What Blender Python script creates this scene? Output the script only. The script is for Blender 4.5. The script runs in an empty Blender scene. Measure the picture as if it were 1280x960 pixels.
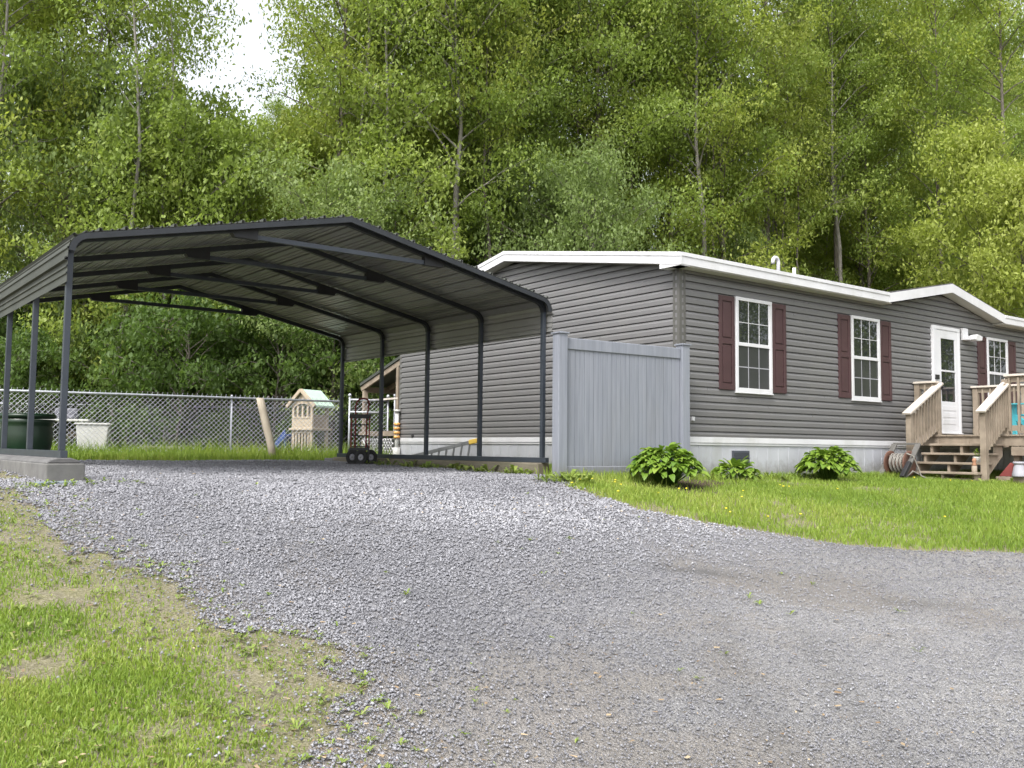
import bpy, math, random
import numpy as np
from mathutils import Vector, Matrix, Quaternion
rng = np.random.default_rng(11)
random.seed(5)
S = bpy.context.scene
COL = S.collection
R = math.radians

# ------------------------------------------------------------------ helpers
def link(o, parent=None):
    COL.objects.link(o)
    if parent is not None:
        o.parent = parent
    return o

def tag(o, label=None, cat=None, group=None, kind=None):
    if label: o["label"] = label
    if cat: o["category"] = cat
    if group: o["group"] = group
    if kind: o["kind"] = kind
    return o

def thing(name, label, cat, loc=(0, 0, 0), rz=0.0, group=None):
    o = bpy.data.objects.new(name, None)
    o.empty_display_size = 0.2
    link(o)
    o.location = loc
    o.rotation_euler = (0, 0, rz)
    return tag(o, label, cat, group)

def copy_tree(o, parent=None):
    kids = [c for c in COL.objects if c.parent == o]
    c = o.copy()
    COL.objects.link(c)
    c.parent = parent
    for k in kids:
        copy_tree(k, c)
    return c

class MB:
    """collects simple shapes, build() links them as one mesh object"""
    def __init__(s): s.v = []; s.f = []; s.sm = []
    def add(s, vs, fs, smooth=False):
        b = len(s.v)
        s.v += [tuple(map(float, v)) for v in vs]
        s.f += [tuple(i + b for i in f) for f in fs]
        s.sm += [smooth] * len(fs)
        return s
    def box(s, x0, x1, y0, y1, z0, z1):
        vs = [(x0, y0, z0), (x1, y0, z0), (x1, y1, z0), (x0, y1, z0), (x0, y0, z1), (x1, y0, z1), (x1, y1, z1), (x0, y1, z1)]
        return s.add(vs, [(0, 3, 2, 1), (4, 5, 6, 7), (0, 1, 5, 4), (1, 2, 6, 5), (2, 3, 7, 6), (3, 0, 4, 7)])
    def bar(s, p, q, w, h, up=(0, 0, 1)):
        p, q, up = Vector(p), Vector(q), Vector(up)
        d = (q - p).normalized()
        a = d.cross(up)
        a = a.normalized() if a.length > 1e-6 else Vector((1, 0, 0))
        b = a.cross(d).normalized()
        a *= w / 2; b *= h / 2
        vs = [p - a - b, p + a - b, p + a + b, p - a + b, q - a - b, q + a - b, q + a + b, q - a + b]
        return s.add(vs, [(0, 1, 2, 3), (7, 6, 5, 4), (0, 4, 5, 1), (1, 5, 6, 2), (2, 6, 7, 3), (3, 7, 4, 0)])
    def sweep(s, pts, prof, normal=(0, 1, 0), smooth=False, closed=False):
        """sweep a closed 2D profile (a,b) along pts; b along 'normal', a = tangent x normal"""
        pts = [Vector(p) for p in pts]; n = Vector(normal); rings = []
        N = len(pts)
        for i, p in enumerate(pts):
            if closed: t = pts[(i + 1) % N] - pts[i - 1]
            else: t = pts[min(i + 1, N - 1)] - pts[max(i - 1, 0)]
            t.normalize()
            nn = n
            if abs(t.dot(n)) > .98: nn = Vector((1, 0, 0))
            a = t.cross(nn).normalized(); b = a.cross(t).normalized()
            k = 1.0
            if 0 < i < N - 1:
                d1 = (pts[i] - pts[i - 1]).normalized()
                k = 1 / max(.5, abs(d1.dot(t)))
            rings.append([p + a * (u * k) + b * w for u, w in prof])
        m = len(prof); vs = [v for r in rings for v in r]; fs = []
        for i in range(N - 1 + (1 if closed else 0)):
            for j in range(m):
                i2 = (i + 1) % N
                fs.append((i * m + j, i * m + (j + 1) % m, i2 * m + (j + 1) % m, i2 * m + j))
        if not closed:
            fs.append(tuple(range(m))[::-1]); fs.append(tuple((N - 1) * m + j for j in range(m)))
        return s.add(vs, fs, smooth)
    def tube(s, pts, r, n=8, closed=False, smooth=True):
        prof = [(r * math.cos(2 * math.pi * k / n), r * math.sin(2 * math.pi * k / n)) for k in range(n)]
        nrm = (0, 1, 0)
        if len(pts) >= 2:
            t = (Vector(pts[1]) - Vector(pts[0])).normalized()
            nrm = (0, 1, 0) if abs(t.y) < .8 else (0, 0, 1)
        return s.sweep(pts, prof, nrm, smooth, closed)
    def lathe(s, prof, n=24, c=(0, 0, 0), smooth=True):
        vs = []; fs = []
        for r, z in prof:
            for k in range(n):
                a = 2 * math.pi * k / n
                vs.append((c[0] + r * math.cos(a), c[1] + r * math.sin(a), c[2] + z))
        for i in range(len(prof) - 1):
            for k in range(n):
                fs.append((i * n + k, i * n + (k + 1) % n, (i + 1) * n + (k + 1) % n, (i + 1) * n + k))
        fs.append(tuple(range(n))[::-1]); fs.append(tuple((len(prof) - 1) * n + k for k in range(n)))
        return s.add(vs, fs, smooth)
    def disc(s, c, r0, r1, w, axis, n=24):
        """ring / wheel: revolve a rectangle about axis"""
        ax = Vector(axis).normalized(); a = ax.orthogonal().normalized(); b = ax.cross(a); c = Vector(c)
        prof = [(r0, -w / 2), (r1 * .93, -w / 2), (r1, -w / 4), (r1, w / 4), (r1 * .93, w / 2), (r0, w / 2)]
        vs = []; fs = []; m = len(prof)
        for k in range(n):
            t = 2 * math.pi * k / n; e = a * math.cos(t) + b * math.sin(t)
            vs += [c + e * r + ax * z for r, z in prof]
        for k in range(n):
            k2 = (k + 1) % n
            for j in range(m):
                fs.append((k * m + j, k * m + (j + 1) % m, k2 * m + (j + 1) % m, k2 * m + j))
        return s.add(vs, fs, True)
    def prism(s, poly, axis, a0, a1):
        """extrude polygon (2D) along axis 'x','y' or 'z'"""
        f = {'x': lambda p, a: (a, p[0], p[1]), 'y': lambda p, a: (p[0], a, p[1]), 'z': lambda p, a: (p[0], p[1], a)}[axis]
        n = len(poly); vs = [f(p, a0) for p in poly] + [f(p, a1) for p in poly]
        fs = [tuple(range(n))[::-1], tuple(range(n, 2 * n))] + [(i, (i + 1) % n, n + (i + 1) % n, n + i) for i in range(n)]
        return s.add(vs, fs)
    def build(s, name, mat, parent=None, bevel=0.0, loc=None):
        me = bpy.data.meshes.new(name)
        me.from_pydata(s.v, [], s.f)
        me.polygons.foreach_set("use_smooth", s.sm)
        me.update()
        import bmesh
        bm = bmesh.new(); bm.from_mesh(me); bmesh.ops.recalc_face_normals(bm, faces=bm.faces); bm.to_mesh(me); bm.free()
        me.materials.append(mat)
        o = bpy.data.objects.new(name, me)
        link(o, parent)
        if loc is not None: o.location = loc
        if bevel:
            b = o.modifiers.new("bevel", 'BEVEL'); b.width = bevel; b.segments = 2; b.limit_method = 'ANGLE'; b.angle_limit = R(35)
        return o

def np_mesh(name, V, F, mat, parent=None, tint=None, smooth=False, extra=None):
    V = np.asarray(V, np.float32); F = np.asarray(F, np.int32); k = F.shape[1]
    me = bpy.data.meshes.new(name)
    me.vertices.add(len(V)); me.vertices.foreach_set("co", V.ravel())
    me.loops.add(F.size); me.loops.foreach_set("vertex_index", F.ravel())
    me.polygons.add(len(F)); me.polygons.foreach_set("loop_start", np.arange(0, F.size, k, dtype=np.int32))
    if smooth: me.polygons.foreach_set("use_smooth", np.ones(len(F), bool))
    for nm, arr in (("tint", tint),) + tuple((extra or {}).items()):
        if arr is not None:
            a = me.attributes.new(nm, 'FLOAT', 'POINT'); a.data.foreach_set("value", np.asarray(arr, np.float32))
    me.update(calc_edges=True); me.validate()
    me.materials.append(mat)
    o = bpy.data.objects.new(name, me)
    return link(o, parent)

# ------------------------------------------------------------------ materials
class NT:
    def __init__(s, name):
        s.m = bpy.data.materials.new(name); s.m.use_nodes = True
        s.t = s.m.node_tree; s.t.nodes.clear()
        s.out = s.n('ShaderNodeOutputMaterial')
    def n(s, typ, **kw):
        nd = s.t.nodes.new(typ)
        for k, v in kw.items(): setattr(nd, k, v)
        return nd
    def l(s, a, b): s.t.links.new(a, b)
    def coord(s, kind='Object', scale=(1, 1, 1)):
        c = s.n('ShaderNodeTexCoord'); mp = s.n('ShaderNodeMapping'); mp.inputs['Scale'].default_value = scale
        s.l(c.outputs[kind], mp.inputs['Vector']); return mp.outputs['Vector']
    def noise(s, vec, scale, detail=4, rough=.55):
        n = s.n('ShaderNodeTexNoise'); n.inputs['Scale'].default_value = scale; n.inputs['Detail'].default_value = detail; n.inputs['Roughness'].default_value = rough
        s.l(vec, n.inputs['Vector']); return n.outputs['Fac']
    def ramp(s, fac, stops, interp='LINEAR'):
        r = s.n('ShaderNodeValToRGB'); r.color_ramp.interpolation = interp
        e = r.color_ramp.elements
        while len(e) < len(stops): e.new(.5)
        for el, (p, c) in zip(e, stops): el.position = p; el.color = (*c, 1) if len(c) == 3 else c
        s.l(fac, r.inputs['Fac']); return r.outputs['Color']
    def mix(s, fac, a, b, mode='MIX'):
        m = s.n('ShaderNodeMix', data_type='RGBA', blend_type=mode)
        for sock, v in ((m.inputs[0], fac), (m.inputs[6], a), (m.inputs[7], b)):
            if hasattr(v, 'is_linked'): s.l(v, sock)
            elif isinstance(v, (int, float)): sock.default_value = v
            else: sock.default_value = (*v, 1)
        return m.outputs[2]
    def math(s, op, a, b=0.0, clamp=False):
        m = s.n('ShaderNodeMath', operation=op, use_clamp=clamp)
        for sock, v in ((m.inputs[0], a), (m.inputs[1], b)):
            if hasattr(v, 'is_linked'): s.l(v, sock)
            else: sock.default_value = v
        return m.outputs[0]
    def attr(s, name): a = s.n('ShaderNodeAttribute'); a.attribute_name = name; return a.outputs['Fac']
    def bsdf(s, col, rough=.6, metal=0, spec=.5, bump=None, bstr=.3, bdist=.01, ior=None):
        b = s.n('ShaderNodeBsdfPrincipled')
        if hasattr(col, 'is_linked'): s.l(col, b.inputs['Base Color'])
        else: b.inputs['Base Color'].default_value = (*col, 1)
        if hasattr(rough, 'is_linked'): s.l(rough, b.inputs['Roughness'])
        else: b.inputs['Roughness'].default_value = rough
        b.inputs['Metallic'].default_value = metal; b.inputs['Specular IOR Level'].default_value = spec
        if ior: b.inputs['IOR'].default_value = ior
        if bump is not None:
            bp = s.n('ShaderNodeBump'); bp.inputs['Strength'].default_value = bstr; bp.inputs['Distance'].default_value = bdist
            s.l(bump, bp.inputs['Height']); s.l(bp.outputs['Normal'], b.inputs['Normal'])
        return b
    def done(s, b): s.l(b.outputs[0], s.out.inputs['Surface']); return s.m

def worn(name, c1, c2, scale=3, rough=.55, bstr=.15, stretch=(1, 1, 1), metal=0, spec=.4, fine=60, dirt=None, dirt_amt=.35, bdist=.004, splash=None):
    t = NT(name); v = t.coord('Object', stretch)
    n = t.noise(v, scale, 6, .6); f = t.noise(v, fine, 3)
    col = t.ramp(n, [(.3, c1), (.7, c2)])
    if dirt is not None:
        v2 = t.coord('Object', (1, 1, .35)); d = t.noise(v2, 2.2, 7, .65)
        dm = t.ramp(d, [(.5, (0, 0, 0)), (.75, (dirt_amt,) * 3)])
        col = t.mix(dm, col, dirt)
    if splash is not None:                               # mud thrown up from the ground
        sp = t.n('ShaderNodeSeparateXYZ'); tc = t.n('ShaderNodeTexCoord'); t.l(tc.outputs['Object'], sp.inputs[0])
        q = t.noise(v, 9, 7, .7)
        m = t.math('SUBTRACT', t.math('MULTIPLY', q, .75), t.math('MULTIPLY', sp.outputs['Z'], 1.35), True)
        col = t.mix(t.math('MULTIPLY', m, 2.0, True), col, splash)
    b = t.bsdf(col, rough, metal, spec, f, bstr, bdist)
    return t.done(b)

M = {}
M['siding'] = worn('siding', (.122, .120, .121), (.147, .144, .145), 1.3, .40, .12, (.25, .25, 6), spec=.45, fine=18, dirt=(.165, .16, .15), dirt_amt=.4)
M['corner'] = worn('corner_trim', (.075, .073, .066), (.092, .09, .082), 2, .5)
M['white'] = worn('white_trim', (.53, .53, .545), (.60, .60, .615), 2, .4, .05, dirt=(.38, .38, .34), dirt_amt=.5)
M['soffit'] = worn('soffit', (.44, .43, .39), (.50, .49, .45), 2, .6)
M['skirt'] = worn('skirting', (.36, .368, .395), (.43, .438, .465), 1.5, .5, .08, dirt=(.26, .26, .23), dirt_amt=.5, splash=(.14, .13, .10))
M['shingle'] = worn('shingles', (.05, .05, .052), (.11, .105, .10), 12, .9, .6, fine=120, bdist=.01)
M['shutter'] = worn('shutter', (.050, .024, .026), (.062, .031, .033), 3, .5, .06)
M['vinyl'] = worn('vinyl_fence', (.165, .178, .207), (.225, .238, .270), 2.5, .45, .08, (9, 9, .5), dirt=(.20, .20, .20), dirt_amt=.3, splash=(.12, .11, .09))
M['steel'] = worn('dark_steel', (.022, .028, .038), (.036, .044, .056), 4, .42, .05, spec=.5)
M['dark'] = worn('rafter_steel', (.016, .018, .021), (.026, .029, .034), 4, .45, .05)
M['panel'] = worn('roof_sheet_outside', (.052, .057, .050), (.075, .08, .072), 1.2, .7, .05, spec=.15)
M['panel_in'] = worn('roof_sheet_inside', (.23, .23, .222), (.30, .30, .29), 1.2, .36, .05, metal=.4, spec=.5)
M['galv'] = worn('galvanised', (.38, .40, .43), (.49, .51, .54), 8, .42, .05, metal=.35)
M['deck'] = worn('deck_wood', (.165, .132, .098), (.285, .236, .182), 3, .8, .5, (1.2, 1.2, 1.2), fine=40, dirt=(.15, .13, .10), dirt_amt=.5)
M['deck_light'] = worn('rail_wood', (.42, .37, .315), (.56, .51, .45), 4, .75, .4, fine=40, dirt=(.3, .26, .21), dirt_amt=.4)
M['concrete'] = worn('concrete', (.09, .088, .086), (.165, .162, .156), 5, .9, .5, fine=90, dirt=(.11, .11, .095), dirt_amt=.6)
M['tie'] = worn('timber_base', (.10, .088, .062), (.19, .17, .13), 3, .9, .6, (.4, .4, 2), fine=50, dirt=(.09, .10, .05), dirt_amt=.5)
M['black'] = worn('black_plastic', (.012, .012, .013), (.02, .02, .022), 6, .5)
M['rubber'] = worn('rubber', (.014, .014, .014), (.03, .03, .03), 9, .85, .4)
M['redpaint'] = worn('red_paint', (.13, .015, .014), (.20, .028, .024), 6, .5, .1, dirt=(.09, .04, .03), dirt_amt=.5)
M['greenpot'] = worn('green_plastic', (.004, .015, .006), (.007, .026, .010), 3, .35, .06)
M['tan'] = worn('tan_plastic', (.33, .275, .20), (.40, .335, .25), 4, .6, .08)
M['mint'] = worn('mint_plastic', (.36, .50, .40), (.44, .57, .47), 4, .55, .08)
M['blue'] = worn('blue_plastic', (.03, .06, .18), (.05, .09, .24), 4, .4)
M['turq'] = worn('turquoise_plastic', (.06, .42, .50), (.09, .50, .58), 4, .45)
M['greypot'] = worn('grey_pot', (.26, .26, .29), (.34, .34, .37), 5, .55)
M['redbox'] = worn('red_box', (.15, .03, .028), (.2, .045, .04), 5, .75, .3)
M['whiteplastic'] = worn('white_plastic', (.42, .42, .40), (.52, .52, .49), 4, .5, .08, dirt=(.5, .47, .38), dirt_amt=.5)
M['yellow'] = worn('yellow_plastic', (.62, .40, .06), (.72, .5, .1), 4, .5)
M['orange'] = worn('orange_plastic', (.62, .30, .08), (.7, .38, .12), 4, .5)
M['alu'] = worn('aluminium', (.17, .175, .18), (.26, .265, .27), 6, .45, .05, metal=.3)
M['hose'] = worn('hose_rubber', (.15, .14, .125), (.23, .215, .19), 10, .6)
M['reel'] = worn('reel_plastic', (.075, .072, .066), (.125, .12, .11), 5, .6)
M['rust'] = worn('hose_red', (.085, .042, .03), (.13, .065, .045), 8, .6)
M['palelog'] = worn('pale_log', (.26, .22, .165), (.46, .41, .33), 5, .9, .8, (1, 1, .3), fine=30, dirt=(.3, .25, .17), dirt_amt=.5)
M['screen'] = worn('insect_screen', (.028, .029, .030), (.04, .041, .042), 2, .12, 0, spec=.6)
M['vent'] = worn('vent_dark', (.05, .055, .07), (.07, .075, .09), 4, .5)
M['bark'] = worn('bark', (.085, .072, .058), (.20, .178, .15), 5, .95, .9, (3, 3, .5), fine=26, bdist=.03)
M['bark_mid'] = worn('bark_grey', (.15, .138, .12), (.27, .255, .23), 4, .9, .7, (2, 2, 1), fine=22, bdist=.02, dirt=(.09, .08, .07), dirt_amt=.7)
M['bark_pale'] = worn('bark_pale', (.27, .25, .22), (.44, .42, .38), 4, .9, .7, (2, 2, 1), fine=22, bdist=.02, dirt=(.12, .11, .10), dirt_amt=.7)

def mk_glass(name, col):
    t = NT(name); b = t.bsdf(col, .015, 0, .5, ior=1.9)
    return t.done(b)
M['glass'] = mk_glass('window_glass', (.020, .022, .026))

def mk_leaf(name, stops, transl=.5, rnd=.35, rough=.55):
    """leaf colours come from a per-leaf 'tint' plus a per-plant random value"""
    t = NT(name); a = t.attr('tint')
    oi = t.n('ShaderNodeObjectInfo')
    f = t.math('ADD', t.math('MULTIPLY', a, 1 - rnd), t.math('MULTIPLY', oi.outputs['Random'], rnd))
    col = t.ramp(f, stops)
    b = t.bsdf(col, rough, 0, .35)
    tr = t.n('ShaderNodeBsdfTranslucent'); t.l(t.mix(1.0, col, (1.08, 1.12, .75), 'MULTIPLY'), tr.inputs['Color'])
    mx = t.n('ShaderNodeMixShader'); mx.inputs[0].default_value = transl
    t.l(b.outputs[0], mx.inputs[1]); t.l(tr.outputs[0], mx.inputs[2])
    return t.done(mx)
M['leaf'] = mk_leaf('leaf_spring', [(0, (.145, .205, .044)), (.5, (.235, .31, .066)), (1, (.335, .385, .105))])
M['leaf_gold'] = mk_leaf('leaf_yellow_green', [(0, (.225, .285, .038)), (.5, (.305, .36, .075)), (1, (.39, .42, .12))])
M['leaf_grey'] = mk_leaf('leaf_grey_green', [(0, (.145, .20, .062)), (.5, (.20, .27, .088)), (1, (.28, .345, .125))])
M['leaf_dark'] = mk_leaf('leaf_dark', [(0, (.115, .175, .028)), (.5, (.215, .29, .064)), (1, (.31, .365, .098))])
M['leaf_shade'] = mk_leaf('leaf_painted_shade', [(0, (.055, .10, .022)), (.5, (.095, .155, .034)), (1, (.16, .22, .055))])  # shade below the trees painted into darker shrub leaf colours
M['hosta'] = mk_leaf('hosta_leaf', [(0, (.07, .145, .02)), (.6, (.165, .26, .034)), (1, (.28, .36, .065))], .3, .2, .35)
M['grass'] = mk_leaf('grass_blade', [(0, (.12, .20, .026)), (.45, (.20, .29, .040)), (.8, (.30, .355, .07)), (1, (.42, .39, .17))], .35, 0)
M['weed'] = mk_leaf('weed_leaf', [(0, (.12, .18, .035)), (.6, (.21, .28, .06)), (1, (.32, .35, .10))], .3, 0)
M['straw'] = mk_leaf('dead_leaf', [(0, (.12, .075, .04)), (.5, (.24, .17, .10)), (1, (.42, .34, .22))], .1, 0, .8)
M['dandelion'] = worn('dandelion', (.70, .55, .02), (.8, .66, .05), 20, .7)

# ground (soil and thatch) and gravel
def mk_ground():
    t = NT('soil'); v = t.coord('Object')
    big = t.noise(v, .9, 5); mid = t.noise(v, 6, 6, .65); fine = t.noise(v, 70, 4, .7)
    soil = t.ramp(fine, [(.25, (.08, .066, .05)), (.5, (.175, .152, .122)), (.7, (.28, .255, .215))])
    thatch = t.ramp(fine, [(.3, (.11, .12, .04)), (.5, (.19, .185, .085)), (.7, (.30, .275, .165))])
    fm = t.ramp(mid, [(.35, (.15,) * 3), (.65, (.75,) * 3)])
    col = t.mix(fm, soil, thatch)
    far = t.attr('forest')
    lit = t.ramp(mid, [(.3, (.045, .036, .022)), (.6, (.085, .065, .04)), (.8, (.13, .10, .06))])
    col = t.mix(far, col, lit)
    mul = t.ramp(fine, [(.3, (.035, .026, .02)), (.55, (.085, .062, .045)), (.75, (.17, .13, .095))]); col = t.mix(t.attr('mulch'), col, mul)
    b = t.bsdf(col, .95, 0, .1, fine, .8, .02)
    return t.done(b)
M['soil'] = mk_ground()

def mk_gravel():
    t = NT('gravel'); v = t.coord('Object')
    vo = t.n('ShaderNodeTexVoronoi'); vo.inputs['Scale'].default_value = 80; t.l(v, vo.inputs['Vector'])
    vo2 = t.n('ShaderNodeTexVoronoi'); vo2.inputs['Scale'].default_value = 190; t.l(v, vo2.inputs['Vector'])
    c1 = t.ramp(vo.outputs['Color'], [(.15, (.13, .13, .14)), (.5, (.225, .225, .238)), (.85, (.34, .34, .352))])
    c2 = t.ramp(vo2.outputs['Color'], [(.15, (.12, .118, .115)), (.5, (.225, .222, .218)), (.85, (.37, .365, .36))])
    fine = t.attr('fines')
    nz = t.noise(v, 2.3, 6, .65)
    fm = t.math('ADD', fine, t.math('MULTIPLY', t.math('SUBTRACT', nz, .5), 1.5), True)
    col = t.mix(fm, c1, c2)
    pz = t.ramp(t.noise(v, 1.15, 8, .72), [(.53, (0, 0, 0)), (.70, (.55,) * 3)]); col = t.mix(pz, col, (.205, .178, .145))
    dn = t.noise(v, 5.5, 7, .7)
    dm = t.math('ADD', t.attr('dirt'), t.math('MULTIPLY', t.math('SUBTRACT', dn, .52), 1.6), True)
    tan = t.ramp(t.noise(v, 40, 5, .7), [(.3, (.15, .12, .085)), (.7, (.31, .265, .20))])
    col = t.mix(t.math('MULTIPLY', dm, t.math('GREATER_THAN', t.attr('dirt'), .02)), col, tan)
    lv = t.ramp(t.noise(v, .55, 5, .6), [(.3, (.80, .80, .82)), (.7, (1.12, 1.11, 1.10))]); col = t.mix(1.0, col, lv, 'MULTIPLY')
    col = t.mix(t.math('MULTIPLY', t.attr('patch'), .45), col, t.ramp(t.noise(v, 55, 5, .7), [(.3, (.12, .105, .085)), (.55, (.205, .18, .148)), (.75, (.29, .26, .22))]))
    wet = t.attr('rut'); col = t.mix(t.math('MULTIPLY', wet, .62), col, (.055, .053, .052))
    h = t.math('ADD', vo.outputs['Distance'], t.math('MULTIPLY', vo2.outputs['Distance'], .6))
    b = t.bsdf(col, .88, 0, .25, h, .9, .014)
    return t.done(b)
M['gravel'] = mk_gravel()
def mk_stone():
    t = NT('gravel_stone'); a = t.attr('tint'); v = t.coord('Object')
    col = t.ramp(a, [(0, (.11, .11, .12)), (.45, (.205, .205, .22)), (.8, (.30, .30, .318)), (.97, (.42, .42, .43)), (1, (.38, .32, .25))])
    b = t.bsdf(col, .85, 0, .25, t.noise(v, 120, 3), .4, .004)
    return t.done(b)
M['stone'] = mk_stone()

# ------------------------------------------------------------------ terrain height
CPTS = np.array([[2.424,12.043,-.4],[4.829,13.837,-.41],[7.233,15.631,-.42],[9.638,17.425,-.42],[12.844,19.817,-.45],[1.659,18.085,-.36],[7.27,22.271,-.36],[-4.2,8.6,-.345],[.41,12.2,-.36],[-7.7,13,-.3],[-3.1,16.7,-.28],[-3.6,12.6,-.31],[.57,10.9,-.36],[1.8,11,-.42],[3.14,8.58,-.88],[1.24,8.92,-.61],[2.5,9,-.8],[4.57,8.2,-.9],[0,3.5,-1.22],[1.4,3.69,-1.27],[-.8,3.1,-1.15],[-1.5,3.1,-1.09],[-3,3.2,-1.0],[0,0,-1.48],[0,-10,-1.7],[-10,0,-1.2],[12,4,-1.2],[-2,10.5,-.35],[-12,14,-.35],[-8,18,-.25],[-3,22,-.25],[-20,20,-.2],[10,30,-.2],[20,20,-.5],[0,40,.8],[-25,40,1],[25,45,1],[0,60,4],[-40,60,4],[40,60,4],[0,100,9],[80,100,9],[-80,100,9],[80,0,-1],[-80,0,-1],[0,-60,-2.5]])
def phi(r2): return r2 * np.log(r2 + 1e-9)
def tps():
    n = len(CPTS); D = ((CPTS[:, None, :2] - CPTS[None, :, :2]) ** 2).sum(-1)
    A = np.zeros((n + 3, n + 3)); A[:n, :n] = phi(D) + np.eye(n) * .5; A[:n, n] = 1; A[:n, n + 1:] = CPTS[:, :2]; A[n, :n] = 1; A[n + 1:, :n] = CPTS[:, :2].T
    return np.linalg.solve(A, np.r_[CPTS[:, 2], 0, 0, 0])
TW = tps()
def G(x, y):
    x = np.asarray(x, float); y = np.asarray(y, float); n = len(CPTS)
    s = TW[n] + TW[n + 1] * x + TW[n + 2] * y
    for i in range(n): s = s + TW[i] * phi((x - CPTS[i, 0]) ** 2 + (y - CPTS[i, 1]) ** 2)
    return s
def g1(x, y): return float(G(x, y))

_lat = rng.random((256, 256))
def vnoise(x, y, s, o=3):
    t = 0; a = 1; tot = 0
    for k in range(o):
        X = np.asarray(x) * s * 2 ** k + 37.3 * k; Y = np.asarray(y) * s * 2 ** k + 11.7 * k
        xi = np.floor(X).astype(int); yi = np.floor(Y).astype(int); fx = X - xi; fy = Y - yi
        fx = fx * fx * (3 - 2 * fx); fy = fy * fy * (3 - 2 * fy)
        L = lambda i, j: _lat[i % 256, j % 256]
        t = t + a * ((L(xi, yi) * (1 - fx) + L(xi + 1, yi) * fx) * (1 - fy) + (L(xi, yi + 1) * (1 - fx) + L(xi + 1, yi + 1) * fx) * fy)
        tot += a; a *= .5
    return t / tot

DRIVE = np.array([(-5.3,8.25),(-4.54,8.1),(-4.0,7.8),(-3.5,7.01),(-3.05,6.29),(-2.65,5.84),(-2.3,5.53),(-1.95,5.3),(-1.64,4.82),(-1.22,4.64),(-.92,4.43),(-.80,4.25),(-.72,4.0),(-.68,3.7),(-.66,3.3),(-.6,2),(-.5,-4),(16,-4),(16,6.9),(9,7.8),(6,8.2),(4.57,8.29),(3.81,8.46),(3.14,8.63),(2.51,8.95),(1.86,8.92),(1.26,9.02),(.83,9.51),(.62,9.97),(.45,10.57),(.40,11.5),(.33,12.25),(-3.2,16.85),(-3.5,17.0),(-7.9,13.45),(-8.0,13.1),(-4.45,8.75)])
def poly_sd(P, x, y):
    """signed distance to polygon, positive inside"""
    x = np.asarray(x, float); y = np.asarray(y, float)
    d = np.full(x.shape, 1e9); ins = np.zeros(x.shape, bool)
    for i in range(len(P)):
        (ax, ay), (bx, by) = P[i], P[(i + 1) % len(P)]
        ex, ey = bx - ax, by - ay
        t = np.clip(((x - ax) * ex + (y - ay) * ey) / (ex * ex + ey * ey), 0, 1)
        d = np.minimum(d, (x - ax - t * ex) ** 2 + (y - ay - t * ey) ** 2)
        c = (ay > y) != (by > y)
        with np.errstate(divide='ignore', invalid='ignore'):
            ins ^= c & (x < (bx - ax) * (y - ay) / (by - ay + 1e-12) + ax)
    return np.where(ins, 1, -1) * np.sqrt(d)
def drive_sd(x, y):
    wob = (vnoise(x, y, .9, 4) - .5)
    left = np.clip((2.2 - np.asarray(x)) / 2, .25, 1)
    fine = (vnoise(x, y, 6.5, 3) - .5) * .42 + (vnoise(np.asarray(x) + 9, y, 2.6, 3) - .5) * .3
    return poly_sd(DRIVE, x, y) + wob * .26 * left + fine * left

# house and carport frames
HT = 0.6410027733844875
HC = np.array([2.24465071, 12.28327007]); HU = np.array([math.cos(HT), math.sin(HT)]); HV = np.array([-math.sin(HT), math.cos(HT)])
def wd(u, v): return HC + u * HU + v * HV
def to_h(x, y): dx = x - HC[0]; dy = y - HC[1]; return dx * HU[0] + dy * HU[1], dx * HV[0] + dy * HV[1]
CT = .67224; CC = np.array([-4.20397, 8.61758]); CA = np.array([math.cos(CT), math.sin(CT)]); CB = np.array([-math.sin(CT), math.cos(CT)])
CW, CL = 5.9007, 5.6337

# ------------------------------------------------------------------ ground sheet
def axis(fine0, fine1, step, lo, hi):
    a = list(np.arange(fine0, fine1, step))
    s = step; x = fine1; up = []
    while x < hi: up.append(x); s = min(s * 1.25, 8); x += s
    up.append(hi)
    s = step; x = fine0 - step; dn = []
    while x > lo: dn.append(x); s = min(s * 1.25, 8); x -= s
    dn.append(lo)
    return np.array(dn[::-1] + a + up)
gx = axis(-9, 9, .055, -160, 160); gy = axis(1.5, 17.3, .055, -90, 170)
XX, YY = np.meshgrid(gx, gy); ZZ = G(XX, YY)
fade = np.exp(-((XX / 14) ** 2 + ((YY - 8) / 12) ** 2) ** 2)
ZZ = ZZ + (vnoise(XX, YY, 1.1, 4) - .5) * .05 * fade + (vnoise(XX, YY, 9, 2) - .5) * .014 * fade
nx, ny = len(gx), len(gy)
def Gf(x, y):
    """height of the built ground surface (bilinear)"""
    x = np.asarray(x, float); y = np.asarray(y, float)
    i = np.clip(np.searchsorted(gx, x) - 1, 0, nx - 2); j = np.clip(np.searchsorted(gy, y) - 1, 0, ny - 2)
    fx = (x - gx[i]) / (gx[i + 1] - gx[i]); fy = (y - gy[j]) / (gy[j + 1] - gy[j])
    return (ZZ[j, i] * (1 - fx) + ZZ[j, i + 1] * fx) * (1 - fy) + (ZZ[j + 1, i] * (1 - fx) + ZZ[j + 1, i + 1] * fx) * fy
idx = np.arange(nx * ny).reshape(ny, nx)
FQ = np.stack([idx[:-1, :-1], idx[:-1, 1:], idx[1:, 1:], idx[1:, :-1]], -1).reshape(-1, 4)
GV = np.stack([XX, YY, ZZ], -1).reshape(-1, 3)
hu, hv = to_h(XX, YY)
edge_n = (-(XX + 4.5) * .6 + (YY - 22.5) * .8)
forest = np.clip((np.minimum(edge_n, YY - 20.5) + 1.0) / 1.5, 0, 1)
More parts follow.
